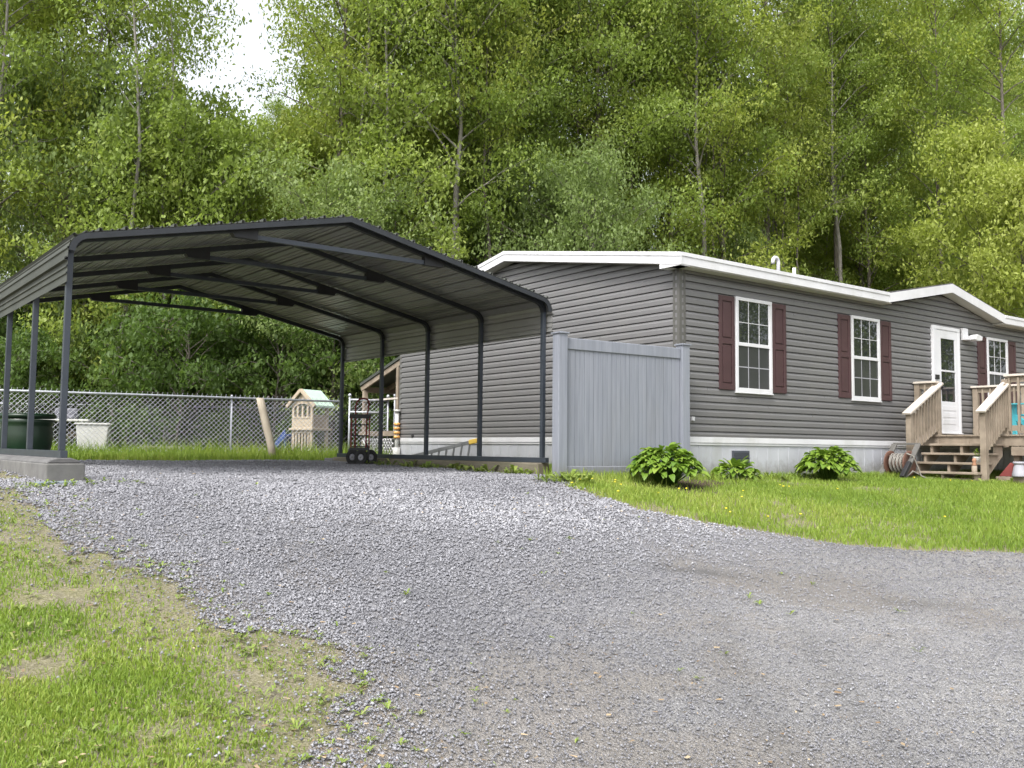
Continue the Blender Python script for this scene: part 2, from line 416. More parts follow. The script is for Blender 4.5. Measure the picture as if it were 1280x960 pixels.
mulch = np.clip(sum(np.exp(-(((XX - a) / c) ** 2 + ((YY - b) / c) ** 2) ** 2) for a, b, c in ((1.9, 11.05, .62), (2.45, 11.75, .5), (3.05, 12.55, .48), (4.55, 13.3, .55))), 0, 1)
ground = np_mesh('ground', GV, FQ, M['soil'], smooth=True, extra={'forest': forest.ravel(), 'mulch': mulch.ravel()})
tag(ground, kind='structure')

SD = drive_sd(XX, YY)
cell = (SD[:-1, :-1] + SD[1:, 1:] + SD[:-1, 1:] + SD[1:, :-1]).ravel() / 4
DF = FQ[cell > 0]
used, inv = np.unique(DF, return_inverse=True)
DV = GV[used].copy(); DV[:, 2] += .004
sdv = SD.ravel()[used]; xv, yv = DV[:, 0], DV[:, 1]
dirt = np.clip(.62 - sdv / .8, 0, .75) * np.clip((2.4 - xv) / 2, .35, 1) * (yv < 11)
fines = np.clip((xv + .9) / 2.2 + (5.2 - yv) / 4.5, 0, 1)
def blob(x, y, cx, cy, rx, ry, a=0.0):
    dx, dy = x - cx, y - cy; c, s_ = math.cos(a), math.sin(a)
    return np.exp(-(((dx * c + dy * s_) / rx) ** 2 + ((-dx * s_ + dy * c) / ry) ** 2))
def rutf(x, y):
    r = (blob(x, y, 1.35, 6.86, .42, .10, -.1) + .7 * blob(x, y, 2.82, 6.4, .35, .12) + .5 * blob(x, y, 3.48, 8.5, .5, .08)) * (.5 + vnoise(x, y, 9, 2))
    for x0 in (1.02, 1.52):
        q = x0 + .14 * (y - 3.5) + .05 * np.sin(y * 2.1)
        r = r + .62 * np.exp(-((x - q) / .12) ** 2) * np.clip(6.4 - y, 0, 1) * np.clip((vnoise(x, y, 1.7, 2) - .3) * 3, 0, 1) * (.55 + .45 * np.sin(y * 52 + np.abs(x - q) * 40))
    return np.clip(r, 0, 1)
def patchf(x, y):
    return np.clip((vnoise(x + 3, y, .75, 5) - .53) / .12, 0, 1) * np.clip((x + .9) / .8, 0, 1) * np.clip(8 - y, 0, 1)
rut = rutf(xv, yv); patch = patchf(xv, yv)
driveway = np_mesh('driveway', DV, inv.reshape(-1, 4), M['gravel'], smooth=True, extra={'dirt': dirt, 'fines': fines, 'rut': rut, 'patch': patch})
tag(driveway, kind='structure')

# loose stones
def stones(name, x, y, size, tint, zoff):
    n = len(x); z = Gf(x, y) + zoff
    base = np.array([(1, 0, 0), (-1, 0, 0), (0, 1, 0), (0, -1, 0), (0, 0, 1), (0, 0, -1)], float)
    F0 = np.array([(0, 2, 4), (2, 1, 4), (1, 3, 4), (3, 0, 4), (2, 0, 5), (1, 2, 5), (3, 1, 5), (0, 3, 5)])
    V = base[None] * (.75 + .5 * rng.random((n, 6, 1))) * size[:, None, None] * .5
    V = V + rng.normal(0, .09, V.shape) * size[:, None, None]
    V[:, :, 2] *= .7
    a = rng.random(n) * 6.28; c, s = np.cos(a)[:, None], np.sin(a)[:, None]
    vx = V[:, :, 0] * c - V[:, :, 1] * s; vy = V[:, :, 0] * s + V[:, :, 1] * c
    P = np.stack([vx + x[:, None], vy + y[:, None], V[:, :, 2] + z[:, None]], -1)
    F = (F0[None] + (np.arange(n) * 6)[:, None, None]).reshape(-1, 3)
    o = np_mesh(name, P.reshape(-1, 3), F, M['stone'], tint=np.repeat(tint, 6))
    return tag(o, kind='stuff')
N = 640000
y = 1.8 + 15 * rng.random(N) ** 1.7; x = (rng.random(N) * 2 - 1) * (.66 * y + .5)
d = drive_sd(x, y)
coarse = np.clip(1 - ((x + .9) / 2.2 + (5.2 - y) / 4.5), 0, 1)
keep = (rng.random(N) < np.where(d > 0, .50 + .38 * coarse, .20 * np.exp(np.clip(d, -9, 0) / .16) * (y < 11) * (x < 1))) & (d > -1.2) & (rng.random(N) > .40 * patchf(x, y)) & (rng.random(N) > .8 * rutf(x, y))
x, y, d, coarse = x[keep], y[keep], d[keep], coarse[keep]
size = (.0065 + .012 * rng.random(len(x)) ** 2.5) * (1 + .55 * coarse) * np.clip(y / 6.5, .85, 1.35)
stones('gravel_stones', x, y, size, np.clip(rng.normal(.45, .16, len(x)) + .55 * (vnoise(x, y, .6, 3) - .5), 0, 1), .012 + size * .08)

# ------------------------------------------------------------------ grass
def blades(name, x, y, h, w, mat, tint, lean=.5, zoff=0.0):
    n = len(x); z = Gf(x, y) + zoff
    a = rng.random(n) * 6.283; dx, dy = np.cos(a), np.sin(a)
    b = rng.random(n) * 6.283; lx, ly = np.cos(b), np.sin(b)
    ln = h * lean * rng.random(n)
    V = np.zeros((n, 5, 3))
    for k, (sgn, t, ww) in enumerate([(-1, 0, 1), (1, 0, 1), (1, .55, .75), (-1, .55, .75), (0, 1, 0)]):
        V[:, k, 0] = x + dx * sgn * w * ww * .5 + lx * ln * t ** 2
        V[:, k, 1] = y + dy * sgn * w * ww * .5 + ly * ln * t ** 2
        V[:, k, 2] = z + h * t * np.sqrt(1 - .3 * (ln / h) ** 2 * t)
    F0 = np.array([(0, 1, 2), (0, 2, 3), (3, 2, 4)])
    F = (F0[None] + (np.arange(n) * 5)[:, None, None]).reshape(-1, 3)
    o = np_mesh(name, V.reshape(-1, 3), F, mat, tint=np.repeat(tint, 5))
    return tag(o, kind='stuff')
def in_house(x, y, m=0):
    u, v = to_h(x, y); return (u > -m) & (v > -m) & (v < 7.45 + m) & (u < 16)
def in_block(x, y):
    dx, dy = x - CC[0], y - CC[1]; a = dx * CA[0] + dy * CA[1]; b = dx * CB[0] + dy * CB[1]
    return (np.abs(a) < .24) & (b > -.25) & (b < 6) | (np.abs(a - CW) < .12) & (b > -.1) & (b < 6)
def in_carport(x, y):
    dx, dy = x - CC[0], y - CC[1]; a = dx * CA[0] + dy * CA[1]; b = dx * CB[0] + dy * CB[1]
    return (a > -.25) & (a < CW + .1) & (b > 0) & (b < CL + .1)
def tint_of(x, y, base=.35, amp=.5, s=1.2):
    return np.clip(base + amp * (vnoise(x, y, s, 3) - .45) + rng.normal(0, .14, len(x)), 0, 1)

# near verge on the left of the drive
N = 340000
y = 2.3 + 8.2 * rng.random(N) ** 1.35; x = -.60 * y - .5 + rng.random(N) * (.62 * y + .4)
d = -drive_sd(x, y); pn = vnoise(x, y, 2.0, 4)
dens = np.clip((d - .02) / .95, 0, 1) ** 1.1 * np.clip((pn - .30) / .20, .03, 1)
dens += .05 * np.exp(-np.clip(-d, 0, 9) / .25) * (d < .1)
keep = (rng.random(N) < dens) & ~in_block(x, y)
x, y, d = x[keep], y[keep], d[keep]
h = (.010 + .021 * rng.random(len(x))) * (.55 + 1.0 * vnoise(x, y, 3, 2)) * np.clip(.6 + d, .6, 1.1)
blades('verge_grass', x, y, h, .0045 + .003 * rng.random(len(x)), M['grass'], tint_of(x, y, .42, .8, 1.8), .9)

# lawn in front of the house
N = 330000
x = .3 + 10.5 * rng.random(N); y = 7.6 + 10 * rng.random(N)
d = -drive_sd(x, y); u, v = to_h(x, y)
dens = np.clip(d / .25 + .12, 0, 1) * np.clip((vnoise(x, y, 1.3, 4) - .22) / .2, .12, 1) * np.clip((y - .2 * x - 6.2) / 1.5, .35, 1)
bed = (v > -1.0) & (u < 1.6) & (u > -1.9)
bed = np.clip(sum(np.exp(-(((x - a) / c) ** 2 + ((y - b) / c) ** 2) ** 2) for a, b, c in ((1.9, 11.05, .62), (2.45, 11.75, .5), (3.05, 12.55, .48), (4.55, 13.3, .55))), 0, 1)
keep = (rng.random(N) < dens * (1 - .93 * bed)) & (v < -.03) & (np.abs(x) < .66 * y)
x, y = x[keep], y[keep]; u, v = to_h(x, y)
h = (.025 + .05 * rng.random(len(x))) * (.7 + .7 * vnoise(x, y, 1.5, 2)) * np.where(v > -.5, 1.7, 1)
blades('lawn_grass', x, y, h, .006 + .004 * rng.random(len(x)), M['grass'], tint_of(x, y, .38, .7, .9), .8)

# yard behind the carport
N = 260000
x = -20 + 22 * rng.random(N); y = 11 + 13 * rng.random(N)
d = -drive_sd(x, y)
dens = np.clip(d / .3, 0, 1) * np.clip((vnoise(x, y, .8, 3) - .2) / .2, .2, 1)
keep = (rng.random(N) < dens) & ~in_house(x, y, .02) & ~in_block(x, y) & (x > -.68 * y) & ~in_carport(x, y)
x, y = x[keep], y[keep]
fd = np.abs((y - 15.8) - (x + 8.81) * .5224) * .886
h = (.06 + .09 * rng.random(len(x))) * (1 + 2.6 * np.exp(-(fd / .7) ** 2) * rng.random(len(x)))
blades('yard_grass', x, y, h, .010 + .007 * rng.random(len(x)), M['grass'], tint_of(x, y, .36, .6, .8), .6)

# weeds (small rosettes) along edges and on the drive
def rosettes(name, pts, size, nleaf, mat, tint0=.5):
    V = []; F = []; T = []
    for (px, py), s in zip(pts, size):
        z = float(Gf(px, py)) + .012
        k = max(3, int(nleaf * (.6 + .8 * random.random())))
        for _ in range(k):
            a = random.random() * 6.283; L = s * (.5 + .6 * random.random()); w = L * (.22 + .12 * random.random()); e = .25 + .9 * random.random()
            ca, sa = math.cos(a), math.sin(a)
            b = len(V); tt = min(1, max(0, random.gauss(tint0, .2)))
            for f, ww, zz in ((0, .15, 0), (.5, 1, .55 * e), (1, 0, .5 * e)):
                for sg in ((-1, 1) if ww else (0,)):
                    V.append((px + ca * L * f - sa * w * ww * sg * .5, py + sa * L * f + ca * w * ww * sg * .5, z + L * zz)); T.append(tt)
            F += [(b, b + 1, b + 3), (b, b + 3, b + 2), (b + 2, b + 3, b + 4)]
    o = np_mesh(name, V, F, mat, tint=T); return tag(o, kind='stuff')
pts = []; sz = []
while len(pts) < 900:                                   # left verge and its ragged border
    yy = 2.8 + 5.5 * random.random() ** 1.3; xx = -.58 * yy + random.random() * .62 * yy
    dd = float(drive_sd(np.array([xx]), np.array([yy]))[0])
    if dd < .25 + .5 * (random.random() < .15) and not in_block(np.array([xx]), np.array([yy]))[0] and random.random() < math.exp(-abs(dd) / .8):
        pts.append((xx, yy)); sz.append(.018 + .035 * random.random() ** 2)
for _ in range(46):
    yy = 3.2 + 6.5 * random.random(); pts.append(((random.random() - .42) * .9 * yy, yy)); sz.append(.02 + .035 * random.random())
for _ in range(170):                                    # round the concrete block and along the timber base
    t = random.random()
    if t < .35: p = CC + CA * random.uniform(-.75, .6) + CB * random.uniform(-.6, -.25)
    elif t < .9: p = CC + CA * (CW - random.uniform(.16, .4)) + CB * random.uniform(-.1, 4.8)
    else: p = np.array([random.uniform(.3, .9), random.uniform(10.3, 10.8)])
    pts.append(tuple(p)); sz.append((.03 if t < .35 else .07) + (.05 if t < .35 else .15) * random.random())
for _ in range(60):
    uu = random.uniform(1.6, 5.0); p = wd(uu, random.uniform(-.5, -.1)); pts.append(tuple(p)); sz.append(.06 + .1 * random.random())
for _ in range(40):
    p = wd(random.uniform(4.75, 5.6), random.uniform(-1.9, -.2)); pts.append(tuple(p)); sz.append(.06 + .09 * random.random())
rosettes('weeds', pts, sz, 7, M['weed'])

# dead leaves, straw and wood chips
n = 5200
y = 2.9 + 8 * rng.random(n) ** 1.6; x = (rng.random(n) * 2 - 1) * .6 * y
d = drive_sd(x, y); p = np.exp(-np.abs(d) / .5) * (x < 1.5) + .10 + .5 * np.exp(-(((x - 1.1) / .9) ** 2 + ((y - 4.4) / .7) ** 2)) + .25 * np.exp(-(((x + 1) / .5) ** 2 + ((y - 4.4) / .5) ** 2))
k = rng.random(n) < np.clip(p, 0, 1); x, y = x[k], y[k]; n = len(x)
L = .004 + .014 * rng.random(n) ** 3; wdt = L * (.10 + .5 * rng.random(n) ** 2); a = rng.random(n) * 6.28
z = Gf(x, y) + .018
V = np.zeros((n, 4, 3))
for kk, (s1, s2) in enumerate([(-1, -1), (1, -1), (1, 1), (-1, 1)]):
    V[:, kk, 0] = x + np.cos(a) * s1 * L - np.sin(a) * s2 * wdt; V[:, kk, 1] = y + np.sin(a) * s1 * L + np.cos(a) * s2 * wdt
    V[:, kk, 2] = z + rng.random(n) * .008
litter = np_mesh('leaf_litter', V.reshape(-1, 3), np.arange(4 * n).reshape(-1, 4), M['straw'], tint=np.repeat(np.clip(rng.normal(.5, .25, n), 0, 1), 4))
tag(litter, kind='stuff')

# ------------------------------------------------------------------ the house
ZB = -.40                                                # house base (camera level is z = 0)
house = thing('house', 'long single-storey grey sided manufactured house with white roof edge and maroon shutters', 'house', (HC[0], HC[1], ZB), HT)
def hz(z): return z - ZB
HLEN, HWID = 13.5, 7.45
EZ, RV, RZ = 2.60, 3.72, 3.262                           # eave top, ridge line v and top
SL = (RZ - EZ) / (RV + .2)
def roof_top(v): return RZ - SL * abs(v - RV)
TH = .155
C0, CS = .157, .1016
PROF = [(.025, 0.0), (.025, .054), (.007, .0915), (-.006, .0925)]
def siding(mb, zlo, zhi, limits, fmt):
    """limits(z) -> (a,b) or None ; fmt(a, off, z) -> vertex"""
    rows = []
    k0 = int(math.floor((zlo - C0) / CS)) ; k = k0
    while C0 + k * CS < zhi:
        for off, dz in [(-.006, -.0012)] + PROF:
            z = C0 + k * CS + dz
            if zlo - 1e-6 <= z <= zhi: rows.append((off, z))
        k += 1
    rows.append((.004, zhi)); rows.insert(0, (.019, zlo))
    vs = []; ok = []
    for off, z in rows:
        l = limits(z)
        if l is None or l[1] - l[0] < .01: ok.append(False); l = (0, 0)
        else: ok.append(True)
        vs += [fmt(l[0], off, hz(z)), fmt(l[1], off, hz(z))]
    fs = [(2 * i, 2 * i + 1, 2 * i + 3, 2 * i + 2) for i in range(len(rows) - 1) if ok[i] and ok[i + 1]]
    mb.add(vs, fs)
DA, DP, DB, DPZ = 4.74, 6.77, 8.70, 2.985                # dormer: left foot, peak, right foot, peak height
def dormer_lim(z):
    t = (z - (EZ - TH)) / (DPZ - EZ)
    if t < 0 or t >= 1: return None
    return (DA + (DP - DA) * t + .12, DB - (DB - DP) * t - .12)
w = MB(); ZW = C0 + 23 * CS
siding(w, .165, ZW, lambda z: (.02, HLEN), lambda a, o, z: (a, -o, z))
siding(w, ZW, DPZ - .17, dormer_lim, lambda a, o, z: (a, -o, z))
rj = random.Random(8)
for (u, z, n) in [(rj.uniform(.3, 11.5), rj.uniform(.2, 2.3), 1) for _ in range(26)] + [(2.72, 2.17, 1), (3.20, 1.96, 1), (1.02, .66, 1), (1.85, .55, 1), (3.2, .76, 1), (5.9, 2.07, 1), (8.0, 2.47, 1), (2.9, .46, 1), (5.5, .56, 1)]:
    if any(q - .4 < u < q + 1.2 for q in (1.106, 3.925, 8.33)) and .8 < z < 2.2 or 6.3 < u < 7.4: continue
    zz = C0 + round((z - C0) / CS) * CS
    w.box(u, u + .006, -.0265, -.002, hz(zz + .003), hz(zz + .075 + (n - 1) * CS))
w.build('front_wall', M['siding'], house)
w = MB()
def side_lim(z):
    if z <= EZ - TH: return (.02, HWID)
    t = (z - (EZ - TH)) / SL - .2
    return (max(.02, t), min(HWID, 2 * RV - t))
siding(w, .165, RZ - TH - .03, side_lim, lambda a, o, z: (-o, a, z))
for _ in range(16):
    v = rj.uniform(.4, 7); zz = C0 + CS * rj.randrange(2, 22); w.box(-.0265, -.002, v, v + .006, hz(zz + .003), hz(zz + .075))
w.build('side_wall', M['siding'], house)
w = MB(); w.box(.02, HLEN, HWID - .1, HWID, hz(-.35), hz(EZ - TH)); w.box(HLEN - .1, HLEN, .05, HWID - .1, hz(-.35), hz(EZ - TH)); w.build('rear_wall', M['siding'], house)
w = MB(); w.box(-.024, .085, -.024, .085, hz(.175), hz(EZ - TH + .01)); w.box(-.030, -.024, .055, .092, hz(.175), hz(2.45)); w.box(.055, .092, -.030, -.024, hz(.175), hz(EZ - TH + .01)); w.build('corner_post', M['corner'], house)
w = MB(); w.box(-.024, .03, HWID - .06, HWID + .024, hz(.175), hz(EZ - TH)); w.build('corner_post', M['corner'], house)
# skirting and its white band
w = MB(); w.box(-.032, HLEN, -.032, -.002, hz(.098), hz(.176)); w.box(-.032, -.002, -.002, HWID + .02, hz(.098), hz(.176))
w.box(-.022, HLEN, -.022, -.001, hz(.066), hz(.097)); w.box(-.022, -.001, -.001, HWID + .02, hz(.066), hz(.097)); w.build('skirt_band', M['white'], house, .003)
w = MB(); w.box(-.006, HLEN, -.006, .0, hz(-.50), hz(.066)); w.box(-.006, .0, .0, HWID, hz(-.50), hz(.066))
k = 0
u = .12
while u < 12: w.box(u, u + .012, -.011, -.005, hz(-.5), hz(.064)); u += .245
v = .12
while v < HWID: w.box(-.011, -.005, v, v + .012, hz(-.5), hz(.064)); v += .245
w.build('skirting', M['skirt'], house)
w = MB(); w.box(-.02, .06, -.02, .01, hz(-.5), hz(-.38)); w.box(.15, 2.5, -.05, -.012, hz(-.5), hz(-.375)); w.build('skirt_base_strip', M['skirt'], house)
# roof
w = MB()
e = .19
for (ua, ub, va, vb) in ((-.2, DA + .02, -.2, RV), (DA + .021, DB - .021, .03, RV), (DB - .02, HLEN + .2, -.2, RV), (-.2, HLEN + .2, RV + .001, 2 * RV + .2)):
    za, zb = roof_top(va), roof_top(vb)
    w.add([(ua, va, hz(za) + .012), (ub, va, hz(za) + .012), (ub, vb, hz(zb) + .012), (ua, vb, hz(zb) + .012),
           (ua, va, hz(za) - .03), (ub, va, hz(za) - .03), (ub, vb, hz(zb) - .03), (ua, vb, hz(zb) - .03)],
          [(0, 1, 2, 3), (7, 6, 5, 4), (0, 4, 5, 1), (1, 5, 6, 2), (2, 6, 7, 3), (3, 7, 4, 0)])
roof = w.build('roof', M['shingle'], house)
# dormer roof planes
vb = RV - (RZ - DPZ) / SL
w = MB()
for a in (DA - .02, DB + .02):
    w.add([(a, -.21, hz(EZ) + .02), (DP, -.21, hz(DPZ) + .02), (DP, vb, hz(DPZ) + .02), (a, -.205, hz(EZ) - .01), (DP, -.21, hz(DPZ) - .02), (DP, vb, hz(DPZ) - .02)],
          [(0, 1, 2), (3, 5, 4), (0, 3, 4, 1), (1, 4, 5, 2), (2, 5, 3, 0)])
w.build('dormer_roof', M['shingle'], house)
# fascia boards (front eave in two runs, dormer rakes, gable rakes)
for a, b in ((-.2, DA), (DB, HLEN + .2)):
    w = MB(); w.box(a, b, -.222, -.20, hz(EZ - TH), hz(EZ - .045)); w.box(a - .004, b, -.232, -.198, hz(EZ - .045), hz(EZ + .008))
    w.build('eave_fascia', M['white'], house, .004)
for a, b in ((DA, DP), (DB, DP)):
    w = MB(); w.add([(a, -.225, hz(EZ - TH)), (b, -.225, hz(DPZ - TH)), (b, -.225, hz(DPZ)), (a, -.225, hz(EZ)), (a, -.2, hz(EZ - TH)), (b, -.2, hz(DPZ - TH)), (b, -.2, hz(DPZ)), (a, -.2, hz(EZ))],
          [(0, 1, 2, 3), (7, 6, 5, 4), (0, 4, 5, 1), (3, 2, 6, 7), (0, 3, 7, 4), (1, 5, 6, 2)])
    w.build('dormer_fascia', M['white'], house)
for a, b in ((-.232, RV), (2 * RV + .23, RV)):
    za, zb = roof_top(a), RZ; w = MB()
    for (d0, d1, x0, x1) in ((-TH, -.045, -.222, -.20), (-.045, .010, -.232, -.198)):
        w.add([(x0, a, hz(za + d0)), (x0, b, hz(zb + d0)), (x0, b, hz(zb + d1)), (x0, a, hz(za + d1)), (x1, a, hz(za + d0)), (x1, b, hz(zb + d0)), (x1, b, hz(zb + d1)), (x1, a, hz(za + d1))],
              [(0, 1, 2, 3), (7, 6, 5, 4), (0, 4, 5, 1), (3, 2, 6, 7), (0, 3, 7, 4), (1, 5, 6, 2)])
    w.build('gable_fascia', M['white'], house)
# soffits and the boxed eave return
for a, b in ((-.2, DA + .1), (DB - .1, HLEN)):
    w = MB(); w.box(a, b, -.2, -.006, hz(EZ - TH - .012), hz(EZ - TH + .004))
    w.build('eave_soffit', M['soffit'], house)
for a, b in ((DA, DP), (DB, DP)):
    w = MB(); w.add([(a, -.2, hz(EZ - TH)), (b, -.2, hz(DPZ - TH)), (b, -.005, hz(DPZ - TH)), (a, -.005, hz(EZ - TH)), (a, -.2, hz(EZ - TH + .02)), (b, -.2, hz(DPZ - TH + .02)), (b, -.005, hz(DPZ - TH + .02)), (a, -.005, hz(EZ - TH + .02))],
          [(0, 1, 2, 3), (7, 6, 5, 4), (0, 4, 5, 1), (3, 2, 6, 7), (0, 3, 7, 4), (1, 5, 6, 2)])
    w.build('dormer_soffit', M['soffit'], house)
for a, b in ((-.2, RV), (2 * RV + .2, RV)):
    za, zb = roof_top(a) - TH, RZ - TH
    w = MB(); w.add([(-.2, a, hz(za)), (-.2, b, hz(zb)), (-.005, b, hz(zb)), (-.005, a, hz(za)), (-.2, a, hz(za + .02)), (-.2, b, hz(zb + .02)), (-.005, b, hz(zb + .02)), (-.005, a, hz(za + .02))],
          [(0, 1, 2, 3), (7, 6, 5, 4), (0, 4, 5, 1), (3, 2, 6, 7), (0, 3, 7, 4), (1, 5, 6, 2)])
    w.build('rake_soffit', M['soffit'], house)
w = MB(); w.prism([(-.215, hz(EZ - TH - .012)), (.16, hz(EZ - TH - .012)), (.16, hz(EZ - TH + .06)), (-.215, hz(EZ - TH + .01))], 'x', -.215, -.03); w.build('eave_return', M['white'], house)
# windows with shutters
def window(u, zb, zt, wd_=.805):
    f = MB(); t = .05
    for a, b, c, d_ in ((u, u + wd_, zt - t, zt), (u, u + wd_, zb, zb + .06), (u, u + t, zb + .06, zt - t), (u + wd_ - t, u + wd_, zb + .06, zt - t)):
        f.box(a, b, -.052, -.004, hz(c), hz(d_))
    f.box(u - .012, u + wd_ + .012, -.062, -.004, hz(zb - .018), hz(zb - .001))
    fr = f.build('window', M['white'], house, .004)
    zm = zb + (zt - zb) * .505
    s = MB(); s.box(u + t, u + wd_ - t, -.044, -.026, hz(zm - .025), hz(zm + .025)); s.box(u + t, u + t + .022, -.040, -.026, hz(zm + .025), hz(zt - t)); s.box(u + wd_ - t - .022, u + wd_ - t, -.040, -.026, hz(zm + .025), hz(zt - t))
    s.build('sash', M['white'], fr, .002)
    p = MB(); p.box(u + t, u + wd_ - t, -.034, -.031, hz(zm), hz(zt - t)); p.build('upper_pane', M['glass'], fr)
    p = MB(); p.box(u + t, u + wd_ - t, -.0295, -.027, hz(zb + .06), hz(zm)); p.build('lower_pane', M['screen'], fr)
    g = MB(); wi = wd_ - 2 * t
    for k in (1, 2): g.box(u + t + wi * k / 3 - .0045, u + t + wi * k / 3 + .0045, -.040, -.0345, hz(zm + .025), hz(zt - t))
    g.box(u + t, u + wd_ - t, -.0405, -.0345, hz((zm + zt - t) / 2 - .0045), hz((zm + zt - t) / 2 + .0045))
    g.build('upper_grille', M['white'], fr)
    g = MB()
    for k in (1, 2): g.box(u + t + wi * k / 3 - .007, u + t + wi * k / 3 + .007, -.0325, -.030, hz(zb + .06), hz(zm - .025))
    g.box(u + t, u + wd_ - t, -.033, -.030, hz((zm + zb) / 2 + .01), hz((zm + zb) / 2 + .024))
    g.build('lower_grille', M['greypot'], fr)
    for s0 in (u - .018 - .325, u + wd_ + .018):
        sh = MB(); s1 = s0 + .325; z0, z1 = zb + .02, zt - .012; zc = z0 + (z1 - z0) * .515
        for a, b, c, d_ in ((s0, s0 + .062, z0, z1), (s1 - .062, s1, z0, z1), (s0 + .062, s1 - .062, z1 - .075, z1), (s0 + .062, s1 - .062, z0, z0 + .085), (s0 + .062, s1 - .062, zc - .04, zc + .04)):
            sh.box(a, b, -.042, -.012, hz(c), hz(d_))
        for c, d_ in ((z0 + .085, zc - .04), (zc + .04, z1 - .075)):
            sh.box(s0 + .062, s1 - .062, -.026, -.012, hz(c), hz(d_))
            sh.box(s0 + .080, s1 - .080, -.038, -.026, hz(c + .018), hz(d_ - .018))
        sh.build('shutter', M['shutter'], house, .004)
for u in (1.106, 3.925, 8.330): window(u, .823, 2.178)
# door
d0, d1, db, dt = 6.365, 7.289, .345, 2.235
f = MB()
for a, b, c, e_ in ((d0, d1, dt - .06, dt), (d0, d0 + .09, db, dt - .06), (d1 - .06, d1, db, dt - .06)): f.box(a, b, -.065, -.004, hz(c), hz(e_))
f.box(d0, d1, -.09, -.004, hz(db - .02), hz(db))
door = f.build('door', M['white'], house, .004)
p = MB(); a, b = d0 + .092, d1 - .062
gu0, gu1, gz0, gz1 = 6.635, 7.115, .90, 2.02
p.box(a, gu0, -.055, -.020, hz(db), hz(dt - .062)); p.box(gu1, b, -.055, -.020, hz(db), hz(dt - .062)); p.box(gu0, gu1, -.055, -.020, hz(gz1), hz(dt - .062)); p.box(gu0, gu1, -.055, -.020, hz(db), hz(gz0))
for zz in (.50, .62, .74): p.box(gu0 + .02, gu1 - .02, -.060, -.055, hz(zz), hz(zz + .085))
p.box(gu0, gu1, -.058, -.035, hz(1.43), hz(1.46)); p.build('storm_door_leaf', M['white'], door, .003)
p = MB(); p.box(gu0, gu1, -.042, -.036, hz(gz0), hz(gz1)); p.build('door_glass', M['glass'], door)
p = MB(); p.box(6.53, 6.60, -.10, -.056, hz(1.10), hz(1.20)); p.tube([(6.56, -.11, hz(1.15)), (6.66, -.115, hz(1.15))], .012, 8); p.build('door_handle', M['black'], door)
p = MB(); p.box(6.40, 6.52, -.085, -.066, hz(1.28), hz(1.36)); p.build('door_latch_box', M['black'], door)
# flood light, faucet plate, foundation vent, dryer hole, roof pipes
p = MB(); p.box(7.42, 7.60, -.06, -.012, hz(2.05), hz(2.27)); p.box(7.45, 7.57, -.13, -.06, hz(2.05), hz(2.12))
pl = p.build('wall_light', M['white'], house, .006)
p = MB()
p.prism([(7.58, hz(2.06)), (7.66, hz(2.035)), (7.82, hz(2.05)), (7.84, hz(2.13)), (7.66, hz(2.16)), (7.58, hz(2.12))], 'y', -.21, -.07); p.build('lamp_head', M['white'], pl, .012)
p = MB(); p.box(.195, .245, -.05, -.012, hz(.39), hz(.445)); p.build('outlet_box', M['white'], house, .004)
p = MB(); p.box(1.04, 1.40, -.030, -.012, hz(-.185), hz(-.005))
vt = p.build('foundation_vent', M['vent'], house)
p = MB()
for k in range(5): p.box(1.06, 1.38, -.042, -.030, hz(-.17 + k * .032), hz(-.155 + k * .032))
p.build('louver', M['vent'], vt)
p = MB(); p.disc((-.03, 6.91, hz(.214)), .002, .035, .03, (1, 0, 0), 14); p.build('dryer_outlet', M['black'], house)
p = MB(); zr = roof_top(1.0) + .13; pts = [(3.46, 1, hz(zr - .2)), (3.46, 1, hz(zr + .20))] + [(3.46 - .07 + .07 * math.cos(t), 1, hz(zr + .20) + .07 * math.sin(t)) for t in np.linspace(.3, math.pi, 8)] + [(3.32, 1, hz(zr + .16))]
p.tube(pts, .032, 10); p.build('gooseneck_vent', M['white'], house)
p = MB(); p.tube([(3.89, 1, hz(zr - .2)), (3.89, 1, hz(zr + .16))], .03, 10); p.build('plumbing_vent', M['white'], house)

# ------------------------------------------------------------------ wooden deck (in the house frame)
deck = thing('wooden_deck', 'weathered wooden deck with steps and railings in front of the white door', 'deck', (HC[0], HC[1], ZB), HT)
DZ = .29
w = MB(); v = -.03
while v > -3.4:
    w.box(5.72, 10.6, v - .138, v, hz(DZ - .03), hz(DZ)); v -= .145
w.build('deck_boards', M['deck'], deck, .004)
w = MB(); w.box(5.75, 5.79, -3.4, -.03, hz(DZ - .18), hz(DZ - .033)); w.box(5.79, 10.5, -3.4, -3.36, hz(DZ - .18), hz(DZ - .033))
w.box(5.752, 5.788, -3.4, -1.62, hz(DZ - .33), hz(DZ - .19)); w.build('rim_board', M['deck'], deck, .004)
for u in (5.85, 8, 10.3):
    w = MB()
    for v in (-1.7, -3.2): w.box(u, u + .09, v, v + .09, hz(-.5), hz(DZ - .04))
    w.box(u + .002, u + .088, -3.2, -.1, hz(DZ - .18), hz(DZ - .041)); w.build('deck_support', M['deck'], deck)
w = MB()
RISE, RUN = .148, .205
for k in range(4):
    z = DZ - RISE * (k + 1); u1 = 5.75 - RUN * k + .02
    w.box(u1 - .28, u1, -1.52, -.40, hz(z - .035), hz(z))
w.box(4.96, 5.24, -1.45, -.55, hz(-.50), hz(-.40))
w.build('stair_treads', M['deck'], deck, .006)
w = MB()
